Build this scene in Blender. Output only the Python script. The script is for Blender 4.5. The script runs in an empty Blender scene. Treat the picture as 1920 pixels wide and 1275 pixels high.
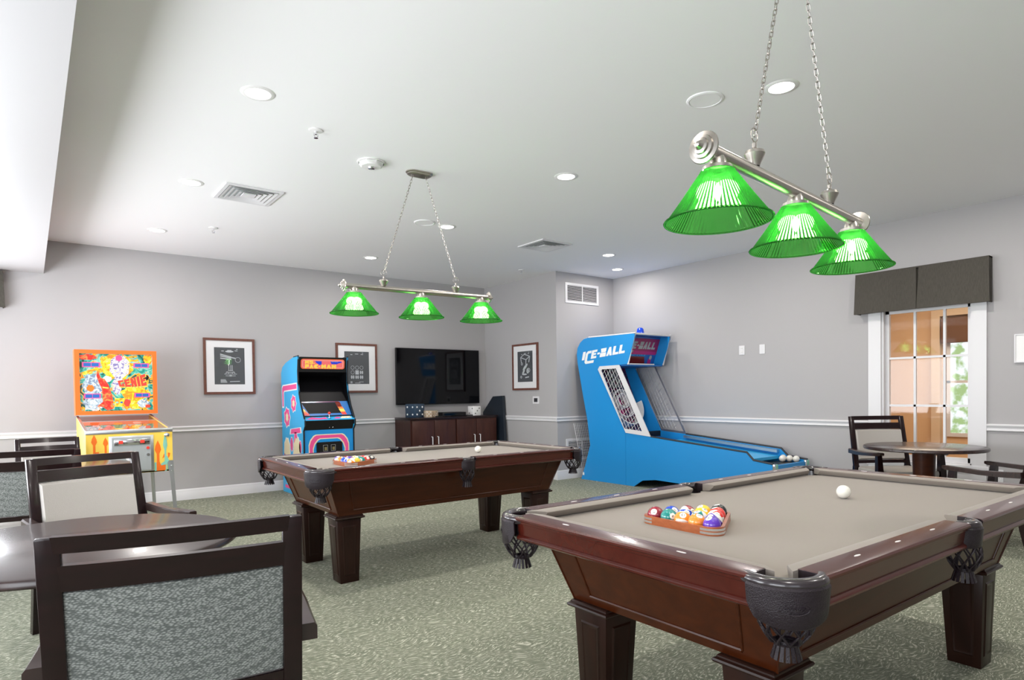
import bpy, bmesh, math, random
from mathutils import Vector, Matrix
PI = math.pi
random.seed(7)
SC = bpy.context.scene
COL = SC.collection
# ---------------------------------------------------------------- camera
YAW, PITCH, ROLL, FPX = 0.6526, -0.0199, -0.0133, 1186.3
def make_camera():
    F = Vector((math.sin(YAW)*math.cos(PITCH), math.cos(YAW)*math.cos(PITCH), math.sin(PITCH)))
    R = Vector((math.cos(YAW), -math.sin(YAW), 0)); U = R.cross(F)
    R2 = R*math.cos(ROLL)+U*math.sin(ROLL); U2 = U*math.cos(ROLL)-R*math.sin(ROLL)
    cd = bpy.data.cameras.new('camera'); c = bpy.data.objects.new('camera', cd); COL.objects.link(c)
    m = Matrix((R2, U2, -F)).transposed().to_4x4(); m.translation = (0, 0, 1.25)
    c.matrix_world = m
    cd.sensor_width = 36; cd.lens = FPX/1920*36; cd.shift_y = 123.86/1920; cd.clip_start = .02
    SC.camera = c
make_camera()
SC.view_settings.view_transform = 'Standard'; SC.view_settings.look = 'None'
SC.view_settings.gamma = 1; SC.view_settings.exposure = 0.0
SC.view_settings.use_curve_mapping = False
# ---------------------------------------------------------------- world and large lights
W = bpy.data.worlds.new('world'); SC.world = W; W.use_nodes = True
W.node_tree.nodes['Background'].inputs[0].default_value = (.86, .93, 1, 1)
W.node_tree.nodes['Background'].inputs[1].default_value = 2.0
def area(name, loc, direction, sx, sy, power, color=(1, 1, 1), shape='RECTANGLE', spread=PI):
    l = bpy.data.lights.new(name, 'AREA'); l.shape = shape; l.size = sx; l.size_y = sy
    l.energy = power; l.color = color; l.spread = spread
    o = bpy.data.objects.new(name, l); COL.objects.link(o); o.location = loc
    o.rotation_euler = Vector(direction).to_track_quat('-Z', 'Y').to_euler()
    return o
XL, XR, YB, YF, XP, YR, ZC = -1.9, 7.19, 8.584, -2.3, 6.017, 6.805, 2.9885
DAY = (.93, .96, 1)
area('daylight_left_far', (XL+.06, 6.4, 1.28), (1, 0, 0.5), 2.4, 1.45, 128, DAY)
area('daylight_left_middle', (XL+.06, 3.0, 1.28), (1, 0, 0.35), 2.4, 1.45, 118, DAY)
area('daylight_left_near', (XL+.06, -.4, 1.28), (1, 0, 0.3), 2.4, 1.45, 66, DAY)
area('daylight_back', (-.88, YB+.02, 1.5), (0, -1, .15), .9, 1.5, 60, DAY)
area('front_fill', (-.6, YF+.06, 1.5), (0, 1, 0.6), 2.0, 1.8, 8, DAY)  # weak fill added at an unseen front opening; main light is from left
# ---------------------------------------------------------------- materials
def nodes(name):
    m = bpy.data.materials.new(name); m.use_nodes = True
    return m, m.node_tree, m.node_tree.nodes['Principled BSDF']
def lk(t, a, b): t.links.new(a, b)
def mat(name, col, rough=.5, metal=0, spec=.5, coat=0, alpha=None, bump=None, emit=None, sheen=0):
    m, t, b = nodes(name)
    b.inputs['Base Color'].default_value = (*col, 1); b.inputs['Roughness'].default_value = rough
    b.inputs['Metallic'].default_value = metal; b.inputs['Specular IOR Level'].default_value = spec
    b.inputs['Coat Weight'].default_value = coat; b.inputs['Coat Roughness'].default_value = .12
    b.inputs['Sheen Weight'].default_value = sheen
    if emit: b.inputs['Emission Color'].default_value = (*col, 1); b.inputs['Emission Strength'].default_value = emit
    if bump:
        sc, st = bump
        tc = t.nodes.new('ShaderNodeTexCoord'); n = t.nodes.new('ShaderNodeTexNoise'); n.inputs['Scale'].default_value = sc
        n.inputs['Detail'].default_value = 3
        bp = t.nodes.new('ShaderNodeBump'); bp.inputs['Strength'].default_value = st; bp.inputs['Distance'].default_value = .004
        lk(t, tc.outputs['Object'], n.inputs['Vector']); lk(t, n.outputs['Fac'], bp.inputs['Height']); lk(t, bp.outputs[0], b.inputs['Normal'])
    return m
def ramp(t, stops, interp='LINEAR'):
    r = t.nodes.new('ShaderNodeValToRGB'); r.color_ramp.interpolation = interp
    e = r.color_ramp.elements
    e[0].position, e[0].color = stops[0][0], (*stops[0][1], 1)
    e[1].position, e[1].color = stops[1][0], (*stops[1][1], 1)
    for p, c in stops[2:]:
        q = e.new(p); q.color = (*c, 1)
    return r
def wood(name, c1, c2, rough=.3, scale=(3, 3, 30), coat=.3, spec=.5):
    m, t, b = nodes(name)
    tc = t.nodes.new('ShaderNodeTexCoord'); mp = t.nodes.new('ShaderNodeMapping'); mp.inputs['Scale'].default_value = scale
    n = t.nodes.new('ShaderNodeTexNoise'); n.inputs['Scale'].default_value = 1.6; n.inputs['Detail'].default_value = 5
    n.inputs['Distortion'].default_value = .6
    r = ramp(t, [(.3, c1), (.72, c2)])
    lk(t, tc.outputs['Object'], mp.inputs[0]); lk(t, mp.outputs[0], n.inputs['Vector']); lk(t, n.outputs['Fac'], r.inputs[0])
    lk(t, r.outputs[0], b.inputs['Base Color']); b.inputs['Roughness'].default_value = rough
    b.inputs['Coat Weight'].default_value = coat; b.inputs['Coat Roughness'].default_value = .1
    b.inputs['Specular IOR Level'].default_value = spec
    return m
M = {}
M['wall'] = mat('wall_paint', (.42, .405, .41), .62, spec=.3, bump=(90, .03))
M['ceil'] = mat('ceiling_paint', (.88, .87, .88), .6, spec=.3, bump=(60, .02))
M['soffit'] = mat('ceiling_paint_shaded', (.50, .49, .50), .45, spec=.4)  # same paint as the ceiling, darkened so the colour carries the soffit's shade
M['trim'] = mat('trim_paint', (.71, .70, .715), .35)
M['white'] = mat('white_plastic', (.82, .81, .8), .4)
M['tan'] = mat('tan_wall', (.72, .48, .28), .7)
M['tanfloor'] = mat('far_floor', (.35, .22, .13), .4)
M['cream'] = mat('cream_vinyl', (.43, .40, .37), .42, bump=(260, .25))
M['black'] = mat('black_plastic', (.006, .006, .007), .38, spec=.35)
M['screen'] = mat('screen_glass', (.0015, .0015, .0025), .06, spec=.28)
M['hood'] = mat('hood_black', (.003, .003, .004), .45, spec=.15)
M['nickel'] = mat('brushed_nickel', (.46, .43, .39), .32, metal=1)
M['chrome'] = mat('chrome', (.8, .8, .82), .12, metal=1)
M['steel'] = mat('satin_steel', (.62, .63, .65), .32, metal=1)
M['leather'] = mat('pocket_leather', (.016, .010, .014), .34, spec=.35, coat=.05, bump=(300, .5))
M['leatherrim'] = mat('smooth_leather', (.022, .015, .018), .25, coat=.5)
M['pearl'] = mat('pearl_inlay', (.75, .72, .7), .3)
M['cloth'] = mat('pool_cloth', (.245, .212, .182), .85, spec=.15, sheen=.15, bump=(500, .08))
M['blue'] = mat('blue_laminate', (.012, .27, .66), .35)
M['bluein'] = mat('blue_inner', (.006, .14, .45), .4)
M['sky'] = mat('sky_blue_paint', (.03, .42, .80), .35)
M['pink'] = mat('pink_print', (.85, .08, .30), .4)
M['creamprint'] = mat('cream_print', (.86, .75, .50), .4)
M['whiteprint'] = mat('white_print', (.85, .85, .85), .4)
M['orange'] = mat('orange_paint', (.92, .15, .015), .35)
M['yellow'] = mat('yellow_paint', (.93, .62, .09), .35)
M['orangeprint'] = mat('orange_print', (.90, .17, .01), .4)
M['tealprint'] = mat('teal_print', (.25, .58, .46), .4)
M['redprint'] = mat('red_print', (.80, .05, .03), .4)
M['navy'] = mat('navy_print', (.02, .12, .42), .3)
M['maroon'] = mat('maroon_print', (.30, .015, .10), .4)
M['magenta'] = mat('magenta_print', (.45, .02, .18), .4)
M['darkred'] = mat('dark_red_display', (.16, .012, .006), .2)
M['whiteball'] = mat('cue_ball', (.82, .79, .72), .12, coat=.5)
M['grey'] = mat('grey_print', (.36, .38, .38), .5)
M['chalk'] = mat('chalk_line', (.55, .57, .6), .6)
M['charcoal'] = mat('charcoal_paper', (.075, .08, .088), .5)
M['mat'] = mat('picture_mount', (.80, .79, .80), .7)
M['frame'] = wood('picture_frame_wood', (.10, .035, .024), (.17, .06, .04), .35, (20, 20, 20))
M['navydie'] = mat('navy_dice', (.03, .055, .09), .4)
M['darkpanel'] = mat('dark_panel', (.012, .018, .028), .45)
M['brass'] = mat('coin_brass', (.55, .45, .22), .35, metal=1)
M['bluelens'] = mat('blue_beacon', (.005, .06, .62), .12, coat=.6)
M['lens'] = mat('lamp_lens', (1, .98, .95), .5, emit=9)
M['bulb'] = mat('lamp_bulb', (1, .98, .88), .5, emit=28)
M['espresso'] = wood('espresso_wood', (.008, .0022, .003), (.015, .004, .005), .24, (6, 6, 40), .1, .35)
M['tabletop'] = wood('table_top_wood', (.022, .012, .011), (.040, .020, .018), .27, (4, 30, 4), .2)
M['mahogany'] = wood('mahogany', (.050, .0075, .0045), (.070, .0105, .006), .24, (2, 14, 14), .35, .35)
M['cabinetwood'] = wood('cabinet_wood', (.036, .0075, .0018), (.058, .0125, .003), .3, (2, 10, 16), .05, .22)
M['legwood'] = wood('leg_wood', (.013, .0045, .003), (.024, .008, .005), .3, (10, 10, 2), .05, .25)
M['consolewood'] = wood('console_wood', (.036, .010, .0075), (.060, .018, .011), .35, (12, 12, 2), .1, .3)
M['rackwood'] = wood('rack_wood', (.30, .07, .015), (.42, .11, .03), .3, (20, 20, 60), .4)
def valance_mat():
    m, t, b = nodes('olive_fabric')
    tc = t.nodes.new('ShaderNodeTexCoord'); mp = t.nodes.new('ShaderNodeMapping'); mp.inputs['Scale'].default_value = (30, 160, 12)
    n = t.nodes.new('ShaderNodeTexNoise'); n.inputs['Scale'].default_value = 2
    r = ramp(t, [(.3, (.046, .040, .031)), (.7, (.070, .062, .050))])
    lk(t, tc.outputs['Object'], mp.inputs[0]); lk(t, mp.outputs[0], n.inputs['Vector']); lk(t, n.outputs['Fac'], r.inputs[0])
    lk(t, r.outputs[0], b.inputs['Base Color']); b.inputs['Roughness'].default_value = .8
    return m
M['valance'] = valance_mat()
def weave_mat():
    m, t, b = nodes('woven_fabric')
    tc = t.nodes.new('ShaderNodeTexCoord')
    w = t.nodes.new('ShaderNodeTexNoise'); w.inputs['Scale'].default_value = 60; w.inputs['Detail'].default_value = 1
    mx = t.nodes.new('ShaderNodeMix'); mx.data_type = 'VECTOR'; mx.inputs[0].default_value = .004
    mp = t.nodes.new('ShaderNodeMapping'); mp.inputs['Scale'].default_value = (120, 120, 250); mp.inputs['Rotation'].default_value = (0, .5, 0)
    v = t.nodes.new('ShaderNodeTexVoronoi'); v.inputs['Scale'].default_value = 1; v.inputs['Randomness'].default_value = .6
    r = ramp(t, [(.16, (.36, .375, .36)), (.62, (.105, .115, .11))])
    lk(t, tc.outputs['Object'], w.inputs['Vector']); lk(t, tc.outputs['Object'], mx.inputs[4]); lk(t, w.outputs['Color'], mx.inputs[5])
    lk(t, mx.outputs[1], mp.inputs[0]); lk(t, mp.outputs[0], v.inputs['Vector']); lk(t, v.outputs['Distance'], r.inputs[0])
    lk(t, r.outputs[0], b.inputs['Base Color']); b.inputs['Roughness'].default_value = .55
    bp = t.nodes.new('ShaderNodeBump'); bp.inputs['Strength'].default_value = .5; bp.inputs['Distance'].default_value = .002; bp.invert = True
    lk(t, v.outputs['Distance'], bp.inputs['Height']); lk(t, bp.outputs[0], b.inputs['Normal'])
    return m
M['weave'] = weave_mat()
def carpet_mat():
    m, t, b = nodes('patterned_carpet')
    tc = t.nodes.new('ShaderNodeTexCoord')
    w = t.nodes.new('ShaderNodeTexNoise'); w.inputs['Scale'].default_value = 4; w.inputs['Detail'].default_value = 2
    sb = t.nodes.new('ShaderNodeVectorMath'); sb.operation = 'SUBTRACT'; sb.inputs[1].default_value = (.5, .5, .5)
    sc = t.nodes.new('ShaderNodeVectorMath'); sc.operation = 'SCALE'; sc.inputs['Scale'].default_value = .20
    ad = t.nodes.new('ShaderNodeVectorMath'); ad.operation = 'ADD'
    mp = t.nodes.new('ShaderNodeMapping'); mp.inputs['Scale'].default_value = (34, 130, 1); mp.inputs['Rotation'].default_value = (0, 0, .15)
    n = t.nodes.new('ShaderNodeTexNoise'); n.inputs['Scale'].default_value = 1; n.inputs['Detail'].default_value = 2.5; n.inputs['Roughness'].default_value = .6
    r = ramp(t, [(.38, (.155, .172, .125)), (.54, (.225, .235, .175)), (.66, (.57, .56, .46))])
    g = t.nodes.new('ShaderNodeTexNoise'); g.inputs['Scale'].default_value = 260; g.inputs['Detail'].default_value = 1
    mx = t.nodes.new('ShaderNodeMix'); mx.data_type = 'RGBA'; mx.blend_type = 'OVERLAY'; mx.inputs[0].default_value = .35
    lk(t, tc.outputs['Object'], w.inputs['Vector']); lk(t, w.outputs['Color'], sb.inputs[0]); lk(t, sb.outputs[0], sc.inputs[0])
    lk(t, tc.outputs['Object'], ad.inputs[0]); lk(t, sc.outputs[0], ad.inputs[1]); lk(t, ad.outputs[0], mp.inputs[0]); lk(t, mp.outputs[0], n.inputs['Vector'])
    lk(t, n.outputs['Fac'], r.inputs[0]); lk(t, tc.outputs['Object'], g.inputs['Vector'])
    lk(t, r.outputs[0], mx.inputs[6]); lk(t, g.outputs['Fac'], mx.inputs[7]); lk(t, mx.outputs[2], b.inputs['Base Color'])
    b.inputs['Roughness'].default_value = .9; b.inputs['Specular IOR Level'].default_value = .15
    bp = t.nodes.new('ShaderNodeBump'); bp.inputs['Strength'].default_value = .4; bp.inputs['Distance'].default_value = .003
    lk(t, n.outputs['Fac'], bp.inputs['Height']); lk(t, bp.outputs[0], b.inputs['Normal'])
    return m
M['carpet'] = carpet_mat()
def art_mat(name, scale, stops, dist=1.5):
    m, t, b = nodes(name)
    tc = t.nodes.new('ShaderNodeTexCoord'); n = t.nodes.new('ShaderNodeTexNoise')
    n.inputs['Scale'].default_value = scale; n.inputs['Detail'].default_value = 4; n.inputs['Distortion'].default_value = dist
    r = ramp(t, stops, 'CONSTANT')
    lk(t, tc.outputs['Object'], n.inputs['Vector']); lk(t, n.outputs['Fac'], r.inputs[0]); lk(t, r.outputs[0], b.inputs['Base Color'])
    b.inputs['Roughness'].default_value = .25
    return m
M['artbg'] = art_mat('backglass_pattern', 9, [(0, (.02, .06, .05)), (.36, (.02, .26, .20)), (.43, (.08, .42, .33)), (.50, (.28, .58, .47)), (.55, (.85, .25, .02)), (.59, (.88, .52, .02)), (.64, (.03, .10, .08))])
M['artgold'] = art_mat('gold_pattern', 14, [(0, (.90, .28, .02)), (.45, (.95, .55, .02)), (.56, (.95, .75, .10)), (.68, (.85, .85, .8))])
M['artwhite'] = art_mat('smoke_pattern', 26, [(0, (.22, .20, .40)), (.43, (.50, .42, .56)), (.48, (.76, .74, .78)), (.58, (.80, .50, .28)), (.66, (.60, .62, .7))])
M['artred'] = art_mat('red_pattern', 16, [(0, (.70, .03, .02)), (.47, (.88, .08, .04)), (.58, (.92, .25, .06))])
M['artgrey'] = art_mat('grey_pattern', 22, [(0, (.20, .26, .36)), (.45, (.42, .52, .58)), (.56, (.75, .78, .8)), (.64, (.85, .30, .05))])
M['playfield'] = art_mat('playfield_pattern', 16, [(0, (.85, .12, .06)), (.42, (.80, .42, .26)), (.48, (.72, .68, .66)), (.56, (.50, .55, .62)), (.62, (.80, .55, .12)), (.68, (.8, .78, .75))])
M['targetart'] = art_mat('target_pattern', 14, [(0, (.01, .01, .015)), (.40, (.03, .03, .10)), (.47, (.30, .02, .12)), (.55, (.02, .02, .03)), (.62, (.03, .05, .22))])
def glass_mat(name, col, gloss=.1):
    m, t, b = nodes(name); t.nodes.remove(b)
    o = t.nodes['Material Output']; tr = t.nodes.new('ShaderNodeBsdfTransparent'); tr.inputs[0].default_value = (*col, 1)
    g = t.nodes.new('ShaderNodeBsdfGlossy'); g.inputs['Roughness'].default_value = .03
    fr = t.nodes.new('ShaderNodeFresnel'); fr.inputs[0].default_value = 1.5
    ma = t.nodes.new('ShaderNodeMath'); ma.operation = 'MULTIPLY_ADD'; ma.inputs[1].default_value = 1.0; ma.inputs[2].default_value = gloss
    mx = t.nodes.new('ShaderNodeMixShader')
    geo = t.nodes.new('ShaderNodeNewGeometry'); iv = t.nodes.new('ShaderNodeMath'); iv.operation = 'SUBTRACT'; iv.inputs[0].default_value = 1
    mu = t.nodes.new('ShaderNodeMath'); mu.operation = 'MULTIPLY'
    lk(t, geo.outputs['Backfacing'], iv.inputs[1]); lk(t, ma.outputs[0], mu.inputs[0]); lk(t, iv.outputs[0], mu.inputs[1])
    lk(t, fr.outputs[0], ma.inputs[0]); lk(t, mu.outputs[0], mx.inputs[0]); lk(t, tr.outputs[0], mx.inputs[1]); lk(t, g.outputs[0], mx.inputs[2]); lk(t, mx.outputs[0], o.inputs[0])
    return m
M['glass'] = glass_mat('window_glass', (.99, .99, .99), .0)
M['pinglass'] = glass_mat('machine_glass', (.95, .96, .96), .12)
def shade_mat():
    m, t, b = nodes('green_ribbed_glass'); t.nodes.remove(b); o = t.nodes['Material Output']
    rf = t.nodes.new('ShaderNodeBsdfRefraction'); rf.inputs['Color'].default_value = (.48, .90, .44, 1); rf.inputs['IOR'].default_value = 1.5; rf.inputs['Roughness'].default_value = .08
    tl = t.nodes.new('ShaderNodeBsdfTranslucent'); tl.inputs[0].default_value = (.05, .45, .06, 1)
    tr = t.nodes.new('ShaderNodeBsdfTransparent'); tr.inputs[0].default_value = (.12, .60, .12, 1)
    gl = t.nodes.new('ShaderNodeBsdfGlossy'); gl.inputs['Roughness'].default_value = .12; gl.inputs[0].default_value = (.8, 1, .8, 1)
    a = t.nodes.new('ShaderNodeMixShader'); a.inputs[0].default_value = .22
    c = t.nodes.new('ShaderNodeMixShader'); c.inputs[0].default_value = .0
    d = t.nodes.new('ShaderNodeMixShader'); d.inputs[0].default_value = .06
    lk(t, rf.outputs[0], a.inputs[1]); lk(t, tl.outputs[0], a.inputs[2]); lk(t, a.outputs[0], c.inputs[1]); lk(t, tr.outputs[0], c.inputs[2])
    lk(t, c.outputs[0], d.inputs[1]); lk(t, gl.outputs[0], d.inputs[2]); lk(t, d.outputs[0], o.inputs[0])
    return m
M['shade'] = shade_mat()
def ball_mat(name, col, stripe):
    m, t, b = nodes(name)
    tc = t.nodes.new('ShaderNodeTexCoord'); s = t.nodes.new('ShaderNodeSeparateXYZ'); lk(t, tc.outputs['Object'], s.inputs[0])
    def math_(op, a, v):
        n = t.nodes.new('ShaderNodeMath'); n.operation = op; n.inputs[1].default_value = v; lk(t, a, n.inputs[0]); return n.outputs[0]
    disc = math_('GREATER_THAN', s.outputs[0], .0286*.915)
    last = disc
    if stripe:
        st = math_('GREATER_THAN', math_('ABSOLUTE', s.outputs[2], 0), .0286*.50)
        mx = t.nodes.new('ShaderNodeMath'); mx.operation = 'MAXIMUM'; lk(t, disc, mx.inputs[0]); lk(t, st, mx.inputs[1]); last = mx.outputs[0]
    c = t.nodes.new('ShaderNodeMix'); c.data_type = 'RGBA'; c.inputs[6].default_value = (*col, 1); c.inputs[7].default_value = (.82, .79, .73, 1)
    lk(t, last, c.inputs[0]); lk(t, c.outputs[2], b.inputs['Base Color'])
    b.inputs['Roughness'].default_value = .1; b.inputs['Coat Weight'].default_value = .5; b.inputs['Coat Roughness'].default_value = .04
    return m
# ---------------------------------------------------------------- mesh helpers
class G:
    """a mesh under construction"""
    def __init__(s): s.bm = bmesh.new(); s.mats = []; s.i = 0
    def m(s, key):
        k = M[key] if isinstance(key, str) else key
        if k not in s.mats: s.mats.append(k)
        s.i = s.mats.index(k); return s
    def face(s, vs):
        try: f = s.bm.faces.new(vs); f.material_index = s.i; return f
        except ValueError: return None
    def box(s, x0, x1, y0, y1, z0, z1, bev=0, mx=None):
        x0, x1 = sorted((x0, x1)); y0, y1 = sorted((y0, y1)); z0, z1 = sorted((z0, z1))
        v = [s.bm.verts.new((x, y, z)) for z in (z0, z1) for x, y in ((x0, y0), (x1, y0), (x1, y1), (x0, y1))]
        fs = [s.face([v[i] for i in q]) for q in ((3, 2, 1, 0), (4, 5, 6, 7), (0, 1, 5, 4), (1, 2, 6, 5), (2, 3, 7, 6), (3, 0, 4, 7))]
        if bev:
            es = list({e for f in fs for e in f.edges})
            r = bmesh.ops.bevel(s.bm, geom=es, offset=bev, segments=2, affect='EDGES', profile=.5)
            for f in r['faces']: f.material_index = s.i
            v = list({w for f in fs if f.is_valid for w in f.verts} | set(r['verts']))
        if mx: bmesh.ops.transform(s.bm, matrix=mx, verts=[w for w in v if w.is_valid])
        return s
    def hexa(s, p, bev=0):
        """8 corners: bottom 4 then top 4, both counter-clockwise"""
        v = [s.bm.verts.new(q) for q in p]
        fs = [s.face([v[i] for i in q]) for q in ((3, 2, 1, 0), (4, 5, 6, 7), (0, 1, 5, 4), (1, 2, 6, 5), (2, 3, 7, 6), (3, 0, 4, 7))]
        if bev:
            r = bmesh.ops.bevel(s.bm, geom=list({e for f in fs for e in f.edges}), offset=bev, segments=2, affect='EDGES', profile=.5)
            for f in r['faces']: f.material_index = s.i
        return s
    def prism(s, pts, fn, a, b):
        """2D polygon pts extruded between a and b; fn(u,v,w)->xyz"""
        A = [s.bm.verts.new(fn(u, v, a)) for u, v in pts]; B = [s.bm.verts.new(fn(u, v, b)) for u, v in pts]
        s.face(A); s.face(B[::-1]); n = len(pts)
        for i in range(n): s.face([A[i], B[i], B[(i+1) % n], A[(i+1) % n]])
        return s
    def ring(s, outer, inner, fn, a, b):
        n = len(outer)
        L = [[s.bm.verts.new(fn(u, v, w)) for u, v in pts] for pts in (outer, inner) for w in (a, b)]
        oa, ob, ia, ib = L
        for i in range(n):
            j = (i+1) % n
            s.face([oa[i], oa[j], ia[j], ia[i]]); s.face([ob[j], ob[i], ib[i], ib[j]])
            s.face([oa[j], oa[i], ob[i], ob[j]]); s.face([ia[i], ia[j], ib[j], ib[i]])
        return s
    def loft(s, rings, close=True, caps=True):
        R = [[s.bm.verts.new(p) for p in r] for r in rings]
        for a, b in zip(R, R[1:]):
            n = len(a)
            for i in range(n if close else n-1): s.face([a[i], a[(i+1) % n], b[(i+1) % n], b[i]])
        if caps and close: s.face(R[0][::-1]); s.face(R[-1])
        return s
    def lathe(s, prof, n=24, c=(0, 0, 0), axis='Z', a0=0, a1=2*PI, rib=0, caps=False):
        full = abs(a1-a0-2*PI) < 1e-6; k = n if full else n+1
        def P(r, h, t, i):
            if rib: r = r*(1+(rib if i % 2 else -rib))
            x, y = r*math.cos(t), r*math.sin(t)
            q = (x, y, h) if axis == 'Z' else ((h, x, y) if axis == 'X' else (x, h, y))
            return (q[0]+c[0], q[1]+c[1], q[2]+c[2])
        R = [[s.bm.verts.new(P(r, h, a0+(a1-a0)*i/n, i)) for i in range(k)] for r, h in prof]
        for a, b in zip(R, R[1:]):
            for i in range(k if full else k-1): s.face([a[i], a[(i+1) % k], b[(i+1) % k], b[i]])
        if caps:
            s.face(R[0][::-1]); s.face(R[-1])
        return s
    def cyl(s, r, z0, z1, c=(0, 0, 0), n=20, axis='Z', r2=None):
        return s.lathe([(r, z0), (r if r2 is None else r2, z1)], n, c, axis, caps=True)
    def sphere(s, r, c=(0, 0, 0), n=20, sz=1):
        k = n//2
        s.lathe([(max(r*math.sin(PI*i/k), 1e-5), -r*sz*math.cos(PI*i/k)) for i in range(k+1)], n, c)
        bmesh.ops.remove_doubles(s.bm, verts=s.bm.verts, dist=2e-5); return s
    def tube(s, pts, r, n=8, closed=False, flat=None):
        pts = [Vector(p) for p in pts]; N = len(pts); rings = []
        up = Vector((0, 0, 1))
        for i, p in enumerate(pts):
            if closed: d = pts[(i+1) % N]-pts[i-1]
            else: d = pts[min(i+1, N-1)]-pts[max(i-1, 0)]
            d.normalize(); u = up if abs(d.dot(up)) < .95 else Vector((0, 1, 0))
            a = d.cross(u).normalized(); b = a.cross(d).normalized()
            ra, rb = (r, r) if flat is None else flat
            rr = r[i] if isinstance(r, (list, tuple)) else None
            if rr: ra = rb = rr
            rings.append([p+a*ra*math.cos(2*PI*k/n)+b*rb*math.sin(2*PI*k/n) for k in range(n)])
        if closed: rings.append(rings[0]); s.loft(rings, caps=False); bmesh.ops.remove_doubles(s.bm, verts=s.bm.verts, dist=1e-6)
        else: s.loft(rings)
        return s
    def build(s, name, parent=None, key=None, angle=35, loc=None):
        if key is not None: s.m(key)
        bmesh.ops.recalc_face_normals(s.bm, faces=s.bm.faces)
        me = bpy.data.meshes.new(name); s.bm.to_mesh(me); s.bm.free()
        for k in s.mats: me.materials.append(k)
        for p in me.polygons: p.use_smooth = True
        me.set_sharp_from_angle(angle=math.radians(angle))
        o = bpy.data.objects.new(name, me); COL.objects.link(o)
        if parent: o.parent = parent
        if loc: o.location = loc
        return o
def N(key): return G().m(key)
def XYZ(u, v, w): return (u, v, w)
def YZX(u, v, w): return (w, u, v)
def XZY(u, v, w): return (u, w, v)
def rrect(x0, x1, y0, y1, r, n=5):
    out = []
    for cx, cy, a in ((x1-r, y1-r, 0), (x0+r, y1-r, 90), (x0+r, y0+r, 180), (x1-r, y0+r, 270)):
        for i in range(n+1):
            t = math.radians(a+90*i/n); out.append((cx+r*math.cos(t), cy+r*math.sin(t)))
    return out
def ell(cx, cy, a, b, n=20, rot=0):
    return [(cx+a*math.cos(t)*math.cos(rot)-b*math.sin(t)*math.sin(rot), cy+a*math.cos(t)*math.sin(rot)+b*math.sin(t)*math.cos(rot)) for t in (2*PI*i/n for i in range(n))]
def thing(name, label, cat, loc=(0, 0, 0), rz=0, group=None):
    o = bpy.data.objects.new(name, None); COL.objects.link(o); o.location = loc; o.rotation_euler = (0, 0, rz)
    o.empty_display_size = .1
    return tag(o, label, cat, group)
def tag(o, label, cat, group=None):
    o['label'] = label; o['category'] = cat
    if group: o['group'] = group
    return o
def struct(o): o['kind'] = 'structure'; return o
def dup(root, loc, rz, label, group=None, scale=None):
    def cp(o, par):
        c = o.copy(); COL.objects.link(c)
        if par: c.parent = par
        for ch in list(o.children): cp(ch, c)
        return c
    r = cp(root, None); r.location = loc; r.rotation_euler = (0, 0, rz); r['label'] = label
    if group: r['group'] = group
    if scale: r.scale = scale
    return r
def text(body, fn, w, h, key, name='lettering', parent=None, shear=0, depth=.001, bold=.0, align=(0, 0)):
    """flat letters fitted to w x h, mapped by fn(u,v,d)->xyz (u,v from the text's centre)"""
    c = bpy.data.curves.new('t', 'FONT'); c.body = body; c.size = 1; c.shear = shear; c.extrude = .01; c.offset = bold; c.resolution_u = 3
    o = bpy.data.objects.new('t', c); COL.objects.link(o)
    dg = bpy.context.evaluated_depsgraph_get(); me = bpy.data.meshes.new_from_object(o.evaluated_get(dg))
    bpy.data.objects.remove(o); bpy.data.curves.remove(c)
    xs = [v.co.x for v in me.vertices]; ys = [v.co.y for v in me.vertices]
    x0, x1, y0, y1 = min(xs), max(xs), min(ys), max(ys); sx = w/(x1-x0); sy = (h/(y1-y0)) if h else sx
    for v in me.vertices:
        v.co = fn((v.co.x-(x0+x1)/2)*sx, (v.co.y-(y0+y1)/2)*sy, depth if v.co.z > 0 else 0)
    me.materials.clear(); me.materials.append(M[key]); me.name = name
    for p in me.polygons: p.material_index = 0
    r = bpy.data.objects.new(name, me); COL.objects.link(r)
    if parent: r.parent = parent
    return r
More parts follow.
